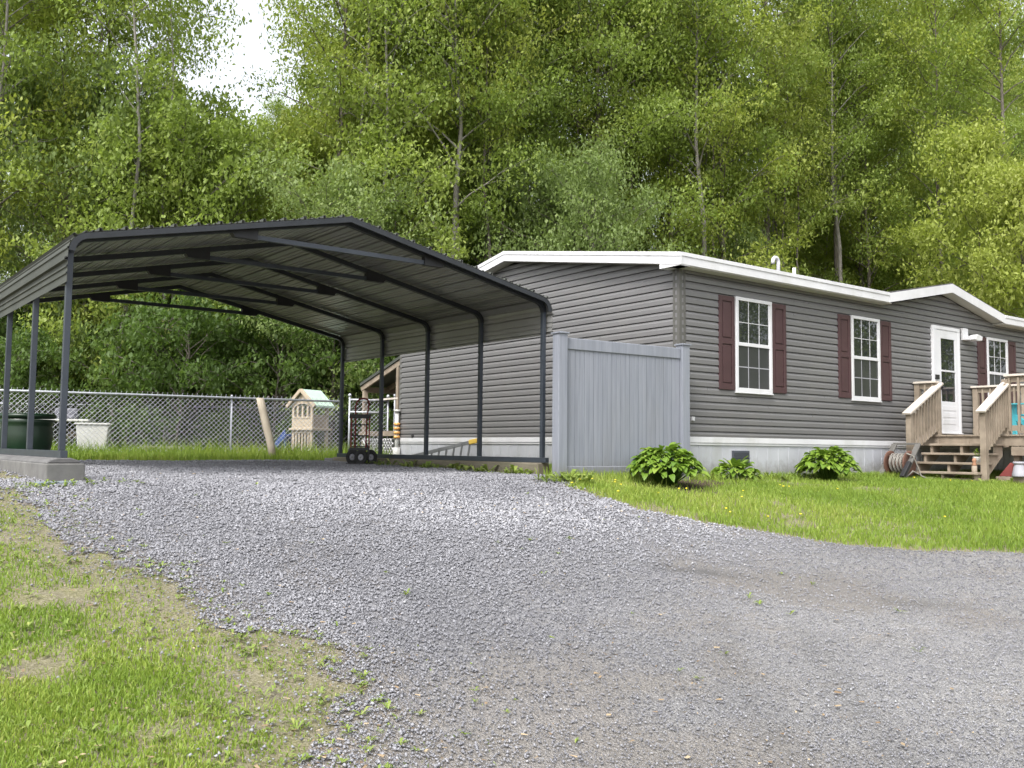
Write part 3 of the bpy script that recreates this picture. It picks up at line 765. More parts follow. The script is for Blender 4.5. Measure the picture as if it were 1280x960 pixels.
for v in (-.45, -.95, -1.47):
    pl = [(5.75, DZ - .04)]
    for k in range(4):
        z = DZ - RISE * (k + 1) - .037; u1 = 5.75 - RUN * k
        pl += [(u1 - .02, z), (u1 - RUN - .02, z)]
    pl += [(4.93, -.45), (5.15, -.45), (5.75, -.05)]
    w.prism([(a, hz(b)) for a, b in pl], 'y', v - .02, v + .02)
w.build('stringer', M['deck'], deck)
def baluster_row(p, q, z0, z1, n, mb):
    for k in range(n):
        t = (k + .5) / n; a = p[0] + (q[0] - p[0]) * t; b = p[1] + (q[1] - p[1]) * t
        zz0 = z0[0] + (z0[1] - z0[0]) * t; zz1 = z1[0] + (z1[1] - z1[0]) * t
        mb.box(a - .016, a + .016, b - .016, b + .016, hz(zz0), hz(zz1))
def stair_rail(v, ut, zt, ul, zl, zfoot, utp):
    p = MB(); p.box(utp - .045, utp + .045, v - .045, v + .045, hz(DZ - .2), hz(zt - .04)); p.build('post', M['deck'], deck, .005)
    p = MB(); p.box(ul - .045, ul + .045, v - .045, v + .045, hz(zfoot), hz(zl - .05)); p.build('post', M['deck'], deck, .005)
    du, dz = ut - ul, zt - zl; n = math.hypot(du, dz)
    a, b = (ul - .10, v, hz(zl - .10 * dz / du)), (ut + .02, v, hz(zt + .02 * dz / du))
    p = MB(); p.bar(a, b, .145, .034); p.build('handrail', M['deck_light'], deck, .005)
    p = MB(); p.bar((ul + .045, v, hz(zl - .09 + .045 * dz / du)), (utp - .045, v, hz(zt - .09 - .045 * dz / du)), .036, .085)
    p.bar((ul + .045, v, hz(zl - .60)), (utp - .045, v, hz(zt - .72)), .036, .13); p.build('stair_rail_board', M['deck_light'], deck, .004)
    p = MB(); baluster_row((ul + .05, v - .03), (utp - .05, v - .03), (zl - .66, zt - .78), (zl - .06, zt - .09), 8, p); p.build('baluster_row', M['deck'], deck)
stair_rail(-.42, 5.86, 1.145, 4.93, .665, -.45, 5.80)
stair_rail(-1.54, 5.98, 1.20, 5.07, .68, -.50, 5.80)
def level_rail(p, q, zt, n, posts):
    ax = 0 if abs(q[0] - p[0]) > abs(q[1] - p[1]) else 1
    m = MB(); m.bar((p[0], p[1], hz(zt)), (q[0], q[1], hz(zt)), .14, .034); m.build('top_rail', M['deck_light'], deck, .005)
    m = MB(); m.bar((p[0], p[1], hz(zt - .065)), (q[0], q[1], hz(zt - .065)), .036, .085); m.bar((p[0], p[1], hz(DZ + .10)), (q[0], q[1], hz(DZ + .10)), .036, .085)
    off = .028
    pp = (p[0] - off, p[1]) if ax == 1 else (p[0], p[1] - off); qq = (q[0] - off, q[1]) if ax == 1 else (q[0], q[1] - off)
    baluster_row(pp, qq, (DZ + .05,) * 2, (zt - .03,) * 2, n, m); m.build('baluster_row', M['deck'], deck)
    for (a, b) in posts:
        m = MB(); m.box(a - .045, a + .045, b - .045, b + .045, hz(DZ - .1), hz(zt - .02)); m.build('post', M['deck'], deck, .005)
level_rail((5.80, -.03), (5.80, -.42), 1.18, 3, [(5.80, -.08)])
level_rail((7.75, -.03), (7.75, -1.0), 1.20, 7, [(7.75, -.10), (7.75, -.98)])
level_rail((5.80, -1.54), (5.80, -3.35), 1.22, 13, [(5.80, -3.3)])
# things on and round the deck
ch = thing('armchair', 'turquoise plastic slatted armchair on the deck behind the railing', 'chair', tuple(wd(6.75, -1.62)) + (DZ,), HT + R(150))
w = MB()
for k in range(5): w.bar((-.21 + k * .105, .24, .34), (-.25 + k * .125, .44, .64 if k in (0, 4) else .70), .10, .02, (0, 1, 0))
w.build('backrest', M['turq'], ch, .006)
w = MB()
for k in range(5): w.bar((-.26, -.20 + k * .105, .34 - k * .012), (.26, -.20 + k * .105, .34 - k * .012), .09, .02)
w.build('seat', M['turq'], ch, .005)
for sx in (-1, 1):
    w = MB(); w.bar((sx * .31, -.28, .52), (sx * .31, .36, .50), .11, .022); w.build('armrest', M['turq'], ch, .005)
    w = MB(); w.bar((sx * .28, -.22, 0), (sx * .28, -.22, .51), .03, .09); w.build('leg', M['turq'], ch, .004)
    w = MB(); w.bar((sx * .28, -.22, .31), (sx * .26, .42, .02), .03, .09); w.build('leg', M['turq'], ch, .004)
pb = thing('planter_box', 'dark red wooden planter box on the grass beside the deck steps', 'planter', tuple(wd(5.60, -2.05)) + (-.36,), HT)
w = MB(); w.add([(-.12, -.55, 0), (.12, -.55, 0), (.12, .50, 0), (-.12, .50, 0), (-.12, -.55, .21), (.12, -.55, .21), (.12, .33, .21), (-.12, .33, .21)], [(0, 3, 2, 1), (4, 5, 6, 7), (0, 1, 5, 4), (1, 2, 6, 5), (2, 3, 7, 6), (3, 0, 4, 7)]); w.build('box_side', M['redbox'], pb, .006)
w = MB(); w.box(-.16, .14, -.60, .53, -.10, -.003); w.build('base_board', M['deck'], pb, .005)
po = thing('flower_pot', 'grey bell shaped pot standing upside down against the red planter box', 'pot', tuple(wd(5.44, -1.88)) + (-.36,), 0)
w = MB(); w.lathe([(.105, 0), (.108, .02), (.098, .07), (.085, .13), (.072, .18), (.07, .195), (.082, .2), (.082, .225), (.06, .228), (.0, .228)], 24); w.build('pot_body', M['greypot'], po)
w = MB(); w.lathe([(.086, .198), (.090, .203), (.090, .226), (.083, .230)], 24); w.build('pot_rim', M['greypot'], po)
po = thing('flower_pot', 'small white pot with a green sprig on the deck steps', 'pot', tuple(wd(5.27, -1.33)) + (DZ - RISE * 3,), 0)
w = MB(); w.lathe([(.0, 0), (.055, 0), (.068, .075), (.07, .09), (.06, .09), (.056, .075), (0, .07)], 20); w.build('pot_body', M['whiteplastic'], po)
def leafy(parent, name, n, r, h, L, mat, seed, up=.5):
    rs = random.Random(seed); V = []; F = []; T = []
    for _ in range(n):
        a = rs.random() * 6.283; q = rs.random(); ca, sa = math.cos(a), math.sin(a)
        px, py, pz = ca * r * q, sa * r * q, h * (1 - .6 * q) * (.4 + .6 * rs.random())
        l = L * (.6 + .6 * rs.random()); wv = l * .35; e = up * rs.uniform(-.3, 1.2); b = len(V); t = rs.random()
        for f_, ww, zz in ((0, .2, 0), (.5, 1, e * .6), (1, 0, e * .7)):
            for sg in ((-1, 1) if ww else (0,)):
                V.append((px + ca * l * f_ - sa * wv * ww * sg * .5, py + sa * l * f_ + ca * wv * ww * sg * .5, pz + l * zz)); T.append(t)
        F += [(b, b + 1, b + 3), (b, b + 3, b + 2), (b + 2, b + 3, b + 4)]
    return np_mesh(name, V, F, mat, parent, tint=T)
lf = leafy(po, 'sprig', 14, .03, .10, .07, M['hosta'], 3, 1.2); lf.location = (0, 0, .07)
# orange gnome-like clay figure is only a small patch: a clay ornament by the post
po = thing('clay_ornament', 'small terracotta garden ornament at the foot of the near stair post', 'ornament', tuple(wd(4.99, -1.42)) + (-.20,), 0)
w = MB(); w.lathe([(.0, 0), (.028, 0), (.034, .02), (.022, .05), (.034, .075), (.03, .10), (.012, .12), (0, .124)], 16); w.build('ornament_body', worn('terracotta', (.26, .13, .08), (.34, .18, .11), 8, .8), po)
w = MB(); w.lathe([(.04, -.18), (.04, 0), (0, 0)], 12); w.build('ornament_stand', M['deck'], po)
# hose reel
hr = thing('hose_reel', 'grey garden hose reel with a coiled hose leaning beside the deck steps', 'hose reel', tuple(wd(4.62, -.42)) + (g1(*wd(4.62, -.42)) + .0,), HT)
for dy in (-.16, .16):
    w = MB(); w.disc((0, dy, .24), .03, .20, .02, (0, 1, 0), 28); w.build('reel_disc', M['rust'], hr)
w = MB(); w.disc((0, 0, .24), .03, .11, .30, (0, 1, 0), 20); w.build('drum', M['rust'], hr)
w = MB()
pts = [((.115 + .012 * (k // 60)) * math.cos(k * .42), -.12 + .24 * ((k % 60) / 60 if (k // 60) % 2 == 0 else 1 - (k % 60) / 60), .24 + (.115 + .012 * (k // 60)) * math.sin(k * .42)) for k in range(240)]
w.tube(pts, .011, 6); w.tube([(-.10, -.17, .40), (-.02, -.23, .36), (.06, -.26, .20), (.10, -.29, .05), (.14, -.36, .01), (.30, -.42, .012)], .012, 6)
w.tube([(-.18, -.20, .02), (-.05, -.24, .12), (.12, -.27, .06), (.2, -.30, .01)], .012, 6); w.build('hose', M['hose'], hr)
w = MB(); w.bar((-.28, -.20, 0), (.20, -.20, .55), .03, .09, (0, 1, 0)); w.bar((-.28, .20, 0), (.20, .20, .55), .03, .09, (0, 1, 0)); w.bar((.2, -.22, .55), (.2, .22, .55), .035, .035); w.build('frame', M['reel'], hr, .005)
w = MB(); w.bar((-.34, -.23, .03), (-.12, -.23, .26), .06, .07, (0, 1, 0)); w.build('crank_handle', M['black'], hr, .006)

# ------------------------------------------------------------------ privacy fence
pA, pB = np.array([.57, 10.9]), np.array([2.24, 12.02]); dv = pB - pA; pl_ = float(np.hypot(*dv)); pang = math.atan2(dv[1], dv[0])
pf = thing('privacy_fence', 'grey vinyl privacy fence panel of upright boards by the house corner', 'fence', (pA[0], pA[1], -.40), pang)
for x in (0, pl_):
    w = MB(); w.box(x - .065, x + .065, -.065, .065, -.1, 1.765); po_ = w.build('post', M['vinyl'], pf, .006)
    w = MB(); w.box(x - .08, x + .08, -.08, .08, 1.766, 1.782); w.add([(x - .075, -.075, 1.782), (x + .075, -.075, 1.782), (x + .075, .075, 1.782), (x - .075, .075, 1.782), (x, 0, 1.80)], [(0, 1, 4), (1, 2, 4), (2, 3, 4), (3, 0, 4)]); w.build('post_cap', M['vinyl'], po_)
w = MB(); w.box(.066, pl_ - .066, -.03, .03, 1.585, 1.725); w.build('top_rail', M['vinyl'], pf, .008)
w = MB(); w.box(.066, pl_ - .066, -.03, .03, .05, .19); w.build('bottom_rail', M['vinyl'], pf, .008)
w = MB(); n = 13; bw = (pl_ - .14) / n
for k in range(n):
    a = .07 + k * bw
    w.box(a + .003, a + bw * .48, -.014, .014, .19, 1.585); w.box(a + bw * .52, a + bw - .003, -.014, .014, .19, 1.585); w.box(a + bw * .48, a + bw * .52, -.011, .011, .19, 1.585); w.box(a + bw - .003, a + bw + .003, -.008, .008, .19, 1.585)
w.build('boards', M['vinyl'], pf)

# ------------------------------------------------------------------ carport
cp = thing('carport', 'open metal carport with ribbed low-pitched roof and dark steel posts', 'carport', (CC[0], CC[1], -.098), CT)
LE, RE, RG, RB = 2.025, 2.045, 2.665, -.0585              # tube centre line heights: left eave, right eave, ridge, right base
def bow(off=0.0, k=14):
    """centre line of the bent tube, left eave to right eave, offset outwards"""
    r = .15 + off
    def corner(P, A, B, r, n=7):
        P, A, B = map(np.array, (P, A, B)); a = (A - P) / np.linalg.norm(A - P); b = (B - P) / np.linalg.norm(B - P)
        th = math.acos(np.clip(a @ b, -1, 1)); t = r / math.tan(th / 2); c = P + (a + b) / np.linalg.norm(a + b) * r / math.sin(th / 2)
        p0, p1 = P + a * t, P + b * t; a0 = math.atan2(*(p0 - c)[::-1]); a1 = math.atan2(*(p1 - c)[::-1])
        d = (a1 - a0 + math.pi) % (2 * math.pi) - math.pi
        return [tuple(c + r * np.array((math.cos(a0 + d * i / n), math.sin(a0 + d * i / n)))) for i in range(n + 1)]
    s1 = math.hypot(CW / 2, RG - LE)
    P1 = (-off, LE + off * .9); P2 = (CW / 2 * .985, RG + off * 1.02); P3 = (CW + off, RE + off * .9)
    return corner(P1, (-off, 0), P2, r) + [P2] + corner(P3, P2, (CW + off, 0), r)
line = bow()
sq = [(-.03, -.03), (.03, -.03), (.03, .03), (-.03, .03)]
def ztop(x):
    P = line
    for (a, b) in zip(P, P[1:]):
        if min(a[0], b[0]) - 1e-6 <= x <= max(a[0], b[0]) + 1e-6 and abs(b[0] - a[0]) > 1e-4: return a[1] + (b[1] - a[1]) * (x - a[0]) / (b[0] - a[0])
    return LE
for i in range(5):
    yb = i * CL / 4
    for side in (0, 1):
        x = side * CW; zb = (0 if side == 0 else RB) + .034
        m = MB(); m.box(x - .028, x + .028, yb - .028, yb + .028, zb, line[0 if side == 0 else -1][1]); m.build('post', M['steel'], cp, .004)
    m = MB(); m.sweep([(p[0], yb, p[1]) for p in line], sq, (0, 1, 0)); m.build('rafter', M['dark'], cp)
    xa, xb = CW * .285, CW * .70; za, zb = ztop(xa) - .066, ztop(xb) - .066
    m = MB(); m.bar((xa, yb + .004, za), (xb, yb + .004, zb), .05, .05); br = m.build('brace', M['steel'], cp)
    for xx, sgn in ((xa, 1), (xb, -1)):
        m = MB()
        poly = [(xx - .16, ztop(xx - .16) + .02), (xx + .16, ztop(xx + .16) + .02), (xx + .16 * (1 if sgn > 0 else .6), ztop(xx) - .098), (xx - .16 * (.6 if sgn > 0 else 1), ztop(xx) - .098)]
        m.prism(poly, 'y', yb - .038, yb + .038); m.build('bracket', M['black'], br)
for x, z in ((0, 0), (CW, RB)):
    m = MB(); m.box(x - .032, x + .032, -.10, CL + .08, z - .034, z + .033); m.build('base_rail', M['steel'], cp, .004)
# ribbed roof sheet, ribs run front to back
path = [(-.045, LE - .42)] + bow(.045) + [(CW + .045, RE - .42)]
seg = []; tot = 0
for a, b in zip(path, path[1:]): seg.append(tot); tot += math.hypot(b[0] - a[0], b[1] - a[1])
def at(s):
    for (a, b), s0 in zip(zip(path, path[1:]), seg):
        L_ = math.hypot(b[0] - a[0], b[1] - a[1])
        if s <= s0 + L_ + 1e-9:
            t = (s - s0) / L_; d_ = ((b[0] - a[0]) / L_, (b[1] - a[1]) / L_)
            return (a[0] + (b[0] - a[0]) * t, a[1] + (b[1] - a[1]) * t), (-d_[1], d_[0])
    return path[-1], (1, 0)
prof = []; pitch = .232; s = .0
nr = int(tot / pitch)
pitch = tot / nr
for k in range(nr):
    for ds, h_ in ((0, 0), (.072, 0), (.078, .012), (.088, .012), (.094, 0), (.135, 0), (.141, .012), (.151, .012), (.157, 0), (.196, 0), (.203, .030), (.223, .030), (.230, 0)):
        ss = min(tot, k * pitch + ds * pitch / .232); (px, pz), nn = at(ss); prof.append((px + nn[0] * h_, pz + nn[1] * h_))
prof.append(path[-1])
V = []; F = []
y0, y1 = -.13, CL + .12
n = len(prof)
for yy in (y0, y1):
    for px, pz in prof: V.append((px, yy, pz))
F = [(i, i + 1, n + i + 1, n + i) for i in range(n - 1)]
m = MB(); m.add(V, F); ro = m.build('roof_sheet', M['panel'], cp)
sd_ = ro.modifiers.new('thick', 'SOLIDIFY'); sd_.thickness = .004; sd_.offset = 1; ro.data.materials.append(M['panel_in']); sd_.material_offset = 1
m = MB()
rl = [(p[0], y0 + .01, p[1]) for p in bow(.012)]
m.sweep(rl, [(-.028, -.012), (.028, -.012), (.028, .012), (-.028, .012)], (0, 1, 0)); m.build('edge_trim', M['dark'], cp)
# footings
b0 = thing('concrete_footing', 'grey concrete block footing under the left row of carport posts', 'footing', (CC[0], CC[1], -.098), CT)
m = MB(); m.box(-.165, .165, -.20, CL + .15, -.42, -.085); m.build('concrete_kerb', M['concrete'], b0, .012)
m = MB()
m.prism([(-.15, -.084), (.15, -.084), (.12, -.055), (.06, -.034), (-.06, -.034), (-.12, -.055)], 'y', -.12, CL + .1); m.build('mortar_cap', worn('dark_mortar', (.085, .083, .083), (.13, .128, .126), 6, .9, .5), b0, .01)
b1 = thing('paving_slab', 'thin blue grey slab lying in the weeds before the concrete footing', 'slab', tuple(CC + CA * -.10 + CB * -.34) + (-.37,), CT)
m = MB(); m.box(-.17, .17, -.09, .09, -.02, .03); m.build('slab_stone', worn('bluestone', (.13, .155, .18), (.19, .22, .245), 6, .8), b1, .008)
b2 = thing('timber_base', 'long weathered timber sill under the right row of carport posts', 'timber sill', (CC[0], CC[1], -.098), CT)
m = MB(); m.box(CW - .10, CW + .10, -.03, CL + .1, -.40, RB - .037); m.build('timber_sill', M['tie'], b2, .012)
m = MB(); m.box(CW - .09, CW + .10, CL + .11, CL + .45, -.40, RB - .06); m.build('end_block', M['concrete'], b2, .012)

# ------------------------------------------------------------------ chain link fences
M['wire'] = worn('fence_wire', (.36, .37, .40), (.47, .48, .51), 8, .45, .05, metal=.35)
def chain(parent, P, Q, zb, zt, step, r, rail=True, name='chain_mesh'):
    """woven wire between P and Q (2D), real round wires"""
    P, Q = np.array(P), np.array(Q); L = float(np.hypot(*(Q - P))); d = (Q - P) / L; H = zt - zb
    segs = []
    k = -H
    while k < L:
        a0 = max(k, 0); a1 = min(k + H, L)
        if a1 > a0: segs.append(((a0, zb + a0 - k), (a1, zb + a1 - k)))
        b0_, b1_ = max(k, 0), min(k + H, L)
        if b1_ > b0_: segs.append(((b0_, zt - (b0_ - k)), (b1_, zt - (b1_ - k))))
        k += step
    s = 0
    while s < L:                                        # twisted wire ends above the rail
        segs.append(((s, zt - .02), (s + .012, zt + .038))); s += step
    A = np.array([[(P[0] + d[0] * q[0][0], P[1] + d[1] * q[0][0], q[0][1]), (P[0] + d[0] * q[1][0], P[1] + d[1] * q[1][0], q[1][1])] for q in segs])
    t = A[:, 1] - A[:, 0]; t /= np.linalg.norm(t, axis=1)[:, None]
    nrm = np.array([-d[1], d[0], 0]); b = np.cross(t, nrm)
    V = []
    for e_ in (0, 1):
        for j in range(3):
            th = j * 2.0944
            V.append(A[:, e_] + r * (math.cos(th) * b + math.sin(th) * nrm))
    V = np.stack(V, 1); nS = len(A)
    F0 = np.array([(0, 1, 4, 3), (1, 2, 5, 4), (2, 0, 3, 5)])
    F = (F0[None] + (np.arange(nS) * 6)[:, None, None]).reshape(-1, 4)
    return np_mesh(name, V.reshape(-1, 3), F, M['wire'], parent)
f1 = thing('chain_link_fence', 'silver chain link fence running behind the carport', 'fence', (0, 0, 0))
fP, fQ = (-13.5, 13.35), (-3.42, 18.62)
chain(f1, fP, fQ, -.27, .93, .088, .0042)
m = MB(); m.tube([(fP[0], fP[1], .905), (fQ[0], fQ[1], .905)], .021, 8); m.build('top_rail', M['galv'], f1)
for t in (0, .34, .447, .806, .998):
    px, py = fP[0] + (fQ[0] - fP[0]) * t, fP[1] + (fQ[1] - fP[1]) * t
    m = MB(); m.tube([(px, py + .04, -.5), (px, py + .04, .93)], .018, 8); m.lathe([(.022, 0), (.022, .02), (.01, .035), (0, .04)], 10, (px, py + .04, .93)); m.build('post', M['galv'], f1)
f2 = thing('chain_link_gate', 'silver chain link gate with a middle rail between fence and house', 'gate', (0, 0, 0))
gP, gQ = (-3.30, 18.70), (-2.56, 19.0)
chain(f2, (gP[0] + .03, gP[1] + .01), (gQ[0] - .03, gQ[1] - .01), -.20, .95, .088, .004)
for q in (gP, gQ):
    m = MB(); m.tube([(q[0], q[1], -.5), (q[0], q[1], 1.02)], .020, 8); m.lathe([(.035, 0), (.035, .03), (.015, .055), (0, .06)], 10, (q[0], q[1], 1.02)); m.build('post', M['galv'], f2)
m = MB()
for z in (.95, .70, -.2): m.tube([(gP[0], gP[1], z), (gQ[0], gQ[1], z)], .02, 8)
m.build('gate_rails', M['galv'], f2)
m = MB(); m.tube([(-2.44, 19.15, -.5), (-2.44, 19.15, 1.05)], .020, 8); m.lathe([(.033, 0), (.033, .03), (.012, .05), (0, .055)], 10, (-2.44, 19.15, 1.05)); m.build('latch_post', M['galv'], f2)
f3 = thing('chain_link_fence', 'far chain link fence at the back of the yard before the trees', 'fence', (0, 0, 0))
hP, hQ = (-17.5, 20.6), (-3.0, 23.4)
chain(f3, hP, hQ, -.2, .95, .13, .0045)
m = MB(); m.tube([(hP[0], hP[1], .93), (hQ[0], hQ[1], .93)], .022, 8); m.build('top_rail', M['galv'], f3)
for t in (0.02, .2, .4, .6, .8, .99):
    px, py = hP[0] + (hQ[0] - hP[0]) * t, hP[1] + (hQ[1] - hP[1]) * t
    m = MB(); m.tube([(px, py + .04, -.5), (px, py + .04, .98)], .026, 8); m.build('post', M['galv'], f3)

# ------------------------------------------------------------------ things in the yard and under the roof
def gl(x, y): return (x, y, g1(x, y))
# leaning log
lg = thing('wooden_post', 'pale rough wooden post leaning on the chain link fence', 'post', (-4.42, 17.15, -.30))
m = MB(); pts = [(0, 0, -.02), (-.06, .02, .3), (-.15, .05, .62), (-.24, .07, .95), (-.31, .08, 1.19)]
for i, (p, q) in enumerate(zip(pts, pts[1:])): pass
rs_ = [.060, .068, .075, .078, .072]
vs = []; fs = []; nn = 10
for (p, r_) in zip(pts, rs_):
    for k in range(nn): vs.append((p[0] + r_ * (1 + .12 * math.sin(k * 2.1 + p[2] * 5)) * math.cos(k * .6283), p[1] + r_ * math.sin(k * .6283), p[2]))
for i in range(4):
    for k in range(nn): fs.append((i * nn + k, i * nn + (k + 1) % nn, (i + 1) * nn + (k + 1) % nn, (i + 1) * nn + k))
fs += [tuple(range(nn))[::-1], tuple(4 * nn + k for k in range(nn))]
m.add(vs, fs, True); m.build('post_log', M['palelog'], lg)
# playhouse
ph = thing('playhouse', 'small tan plastic playhouse with mint roof and arched windows behind the fence', 'playhouse', gl(-4.20, 19.2), R(-32))
zf = .58; W2, D2 = .29, .24
m = MB()
for x0, x1 in ((-W2, -W2 + .07), (W2 - .07, W2)): m.box(x0, x1, -D2, -D2 + .05, 0, zf)
for k in range(5): m.box(-W2 + .10 + k * .085, -W2 + .14 + k * .085, -D2 + .005, -D2 + .045, .03, zf - .06)
m.box(-W2 + .07, W2 - .07, -D2, -D2 + .05, 0, .03); m.box(-W2 + .07, W2 - .07, -D2, -D2 + .05, zf - .06, zf); m.build('lower_wall', M['tan'], ph, .006)
m = MB(); m.box(-W2 - .05, W2 + .05, -D2 - .05, D2 + .05, zf, zf + .05); m.build('floor_ledge', M['tan'], ph, .01)
m = MB(); z0 = zf + .05
m.box(-W2, W2, -D2, -D2 + .04, z0, z0 + .22); m.box(-W2, -W2 + .06, -D2, -D2 + .04, z0 + .22, z0 + .48); m.box(W2 - .06, W2, -D2, -D2 + .04, z0 + .22, z0 + .48)
for k in range(3): m.box(-.165 + k * .14, -.115 + k * .14, -D2 + .004, -D2 + .036, z0 + .22, z0 + .46)
m.box(-W2 + .06, W2 - .06, -D2 - .012, -D2 + .036, z0 + .20, z0 + .235)
arch = [(-.23, z0 + .40)] + [(.23 * -math.cos(t), z0 + .40 + .10 * math.sin(t)) for t in np.linspace(.1, 3.04, 12)] + [(.23, z0 + .40), (W2, z0 + .40), (W2, z0 + .50), (0, z0 + .74), (-W2, z0 + .50), (-W2, z0 + .40)]
m.prism(arch, 'y', -D2 + .001, -D2 + .039)
m.build('front_wall', M['tan'], ph)
m = MB()
for x0 in (-W2, W2 - .06): m.box(x0, x0 + .06, D2 - .06, D2, 0, z0 + .48)
m.box(-W2, W2, D2 - .03, D2, z0, z0 + .26); m.box(W2 - .03, W2, -D2 + .05, D2 - .06, z0 + .24, z0 + .28); m.box(-W2, -W2 + .03, -D2 + .05, D2 - .06, 0, z0 + .3); m.build('corner_posts', M['tan'], ph, .006)
m = MB()
for sx in (-1, 1):
    a, b = (sx * (W2 + .10), z0 + .42), (0, z0 + .76)
    m.add([(a[0], -D2 - .03, a[1]), (b[0], -D2 - .03, b[1]), (b[0], D2 + .06, b[1]), (a[0], D2 + .06, a[1]), (a[0], -D2 - .03, a[1] + .045), (b[0], -D2 - .03, b[1] + .045), (b[0], D2 + .06, b[1] + .045), (a[0], D2 + .06, a[1] + .045)],
          [(0, 3, 2, 1), (4, 5, 6, 7), (0, 1, 5, 4), (1, 2, 6, 5), (2, 3, 7, 6), (3, 0, 4, 7)])
m.build('roof', M['mint'], ph, .006)
m = MB()
for sx in (-1, 1): m.bar((sx * (W2 + .11), -D2 - .055, z0 + .435), (0, -D2 - .055, z0 + .785), .045, .075)
m.build('gable_trim', M['tan'], ph, .008)
sl = thing('toy_slide', 'blue plastic toy slide beside the tan playhouse', 'slide', gl(-4.72, 19.25), R(-32))
m = MB(); m.add([(-.35, -.13, .02), (.12, -.13, .50), (.12, .13, .50), (-.35, .13, .02), (-.33, -.13, -.02), (.14, -.13, .46), (.14, .13, .46), (-.33, .13, -.02)], [(0, 1, 2, 3), (7, 6, 5, 4), (0, 4, 5, 1), (1, 5, 6, 2), (2, 6, 7, 3), (3, 7, 4, 0)])
for yy in (-.15, .13): m.add([(-.38, yy, .10), (.12, yy, .60), (.12, yy + .02, .60), (-.38, yy + .02, .10), (-.35, yy, -.02), (.15, yy, .44), (.15, yy + .02, .44), (-.35, yy + .02, -.02)], [(0, 1, 2, 3), (7, 6, 5, 4), (0, 4, 5, 1), (1, 5, 6, 2), (2, 6, 7, 3), (3, 7, 4, 0)])
m.build('chute', M['blue'], sl, .005)
m = MB(); m.bar((.1, -.10, 0), (.1, -.10, .46), .04, .04); m.bar((.1, .10, 0), (.1, .10, .46), .04, .04); m.build('slide_legs', M['blue'], sl)
# white tub and white table
tb = thing('storage_tub', 'tapered white plastic tub on the grass behind the fence', 'tub', gl(-8.15, 17.95), R(18))
m = MB(); m.add([(-.24, -.18, 0), (.24, -.18, 0), (.24, .18, 0), (-.24, .18, 0), (-.29, -.22, .62), (.29, -.22, .62), (.29, .22, .62), (-.29, .22, .62)], [(0, 3, 2, 1), (4, 5, 6, 7), (0, 1, 5, 4), (1, 2, 6, 5), (2, 3, 7, 6), (3, 0, 4, 7)]); m.build('tub_body', M['whiteplastic'], tb, .02)
m = MB(); m.box(-.315, .315, -.245, .245, .621, .655); m.build('lid', M['whiteplastic'], tb, .008)
tt_ = thing('folding_table', 'white folding table with a dark bag on it beyond the chain link fence', 'table', gl(-9.15, 18.6), R(12))
m = MB(); m.box(-.75, .62, -.3, .3, .69, .73); m.build('tabletop', M['whiteplastic'], tt_, .008)
for sx in (-.6, .5):
    for sy in (-.24, .24):
        m = MB(); m.tube([(sx, sy, 0), (sx, sy, .69)], .016, 8); m.build('leg', M['galv'], tt_)
bg = thing('cushion', 'dark grey cushion lying on the white folding table', 'cushion', tuple(np.array(gl(-9.05, 18.6)) + np.array((0, 0, .73))), R(12))
m = MB(); m.box(-.24, .24, -.2, .2, .003, .09); m.box(-.22, .22, .12, .2, .091, .23); m.build('cushion_pad', worn('bag_fabric', (.10, .10, .12), (.15, .15, .17), 8, .9), bg, .03)
bd = thing('ground_board', 'pale flat board lying low in the grass right of the white tub', 'board', gl(-7.15, 18.9), R(10))
m = MB(); m.box(-.42, .42, -.08, .08, .16, .21); m.box(-.36, -.28, -.07, .07, 0, .159); m.box(.28, .36, -.07, .07, 0, .159); m.build('board_plank', M['palelog'], bd, .006)
# green planter pot
gp = thing('planter_tub', 'large dark green plastic planter tub inside the carport', 'planter', (-6.32, 12.0, g1(-6.32, 12)), 0)
m = MB(); m.lathe([(0, 0), (.22, 0), (.27, .10), (.305, .28), (.315, .42), (.30, .50), (.305, .55), (.335, .60), (.285, .60), (.27, .52), (0, .50)], 32); m.build('tub_body', M['greenpot'], gp)
m = MB(); m.disc((0, 0, .645), .29, .345, .06, (0, 0, 1), 32); m.build('rim', M['greenpot'], gp)
# hand truck
hx, hy = -2.50, 15.25
ht = thing('hand_truck', 'red hand truck with black wheels standing at the back of the carport', 'hand truck', gl(hx, hy), R(-10)); ht.scale = (.82, .85, 1)
m = MB()
for sx in (-.115, .115): m.tube([(sx, 0, .22), (sx, .03, .80), (sx * 1.2, .05, .93), (sx * 1.15, .10, 1.04), (sx * .7, .13, 1.09), (0, .135, 1.10)], .016, 8)
for sx in (-.19, .19): m.tube([(sx, -.03, .12), (sx, -.01, .78)], .014, 8)
m.build('frame', M['redpaint'], ht)
m = MB()
for z in (.30, .48, .66): m.bar((-.19, .01, z), (.19, .01, z), .03, .02)
m.bar((-.24, .01, .80), (.20, .01, .80), .05, .07); m.bar((-.20, -.06, .26), (.20, -.06, .26), .04, .05); m.bar((-.2, -.06, .26), (-.22, -.10, .10), .035, .035); m.bar((.2, -.06, .26), (.2, -.10, .10), .035, .035); m.bar((-.14, .2, .14), (-.12, 0, .36), .03, .03); m.bar((.14, .2, .14), (.12, 0, .36), .03, .03); m.build('cross_bars', M['black'], ht)
m = MB(); m.box(-.20, .20, -.26, -.03, .015, .03); m.build('toe_plate', M['black'], ht)
for (wx, wy) in ((-.13, -.10), (.07, -.16), (-.02, .16), (.20, .08)):
    m = MB(); m.disc((wx, wy, .125), .055, .125, .075, (.35, -.94, 0), 22); wh = m.build('wheel', M['rubber'], ht)
    m = MB(); m.disc((wx, wy, .125), .012, .054, .05, (.35, -.94, 0), 16); m.build('rim', M['greypot'], wh)
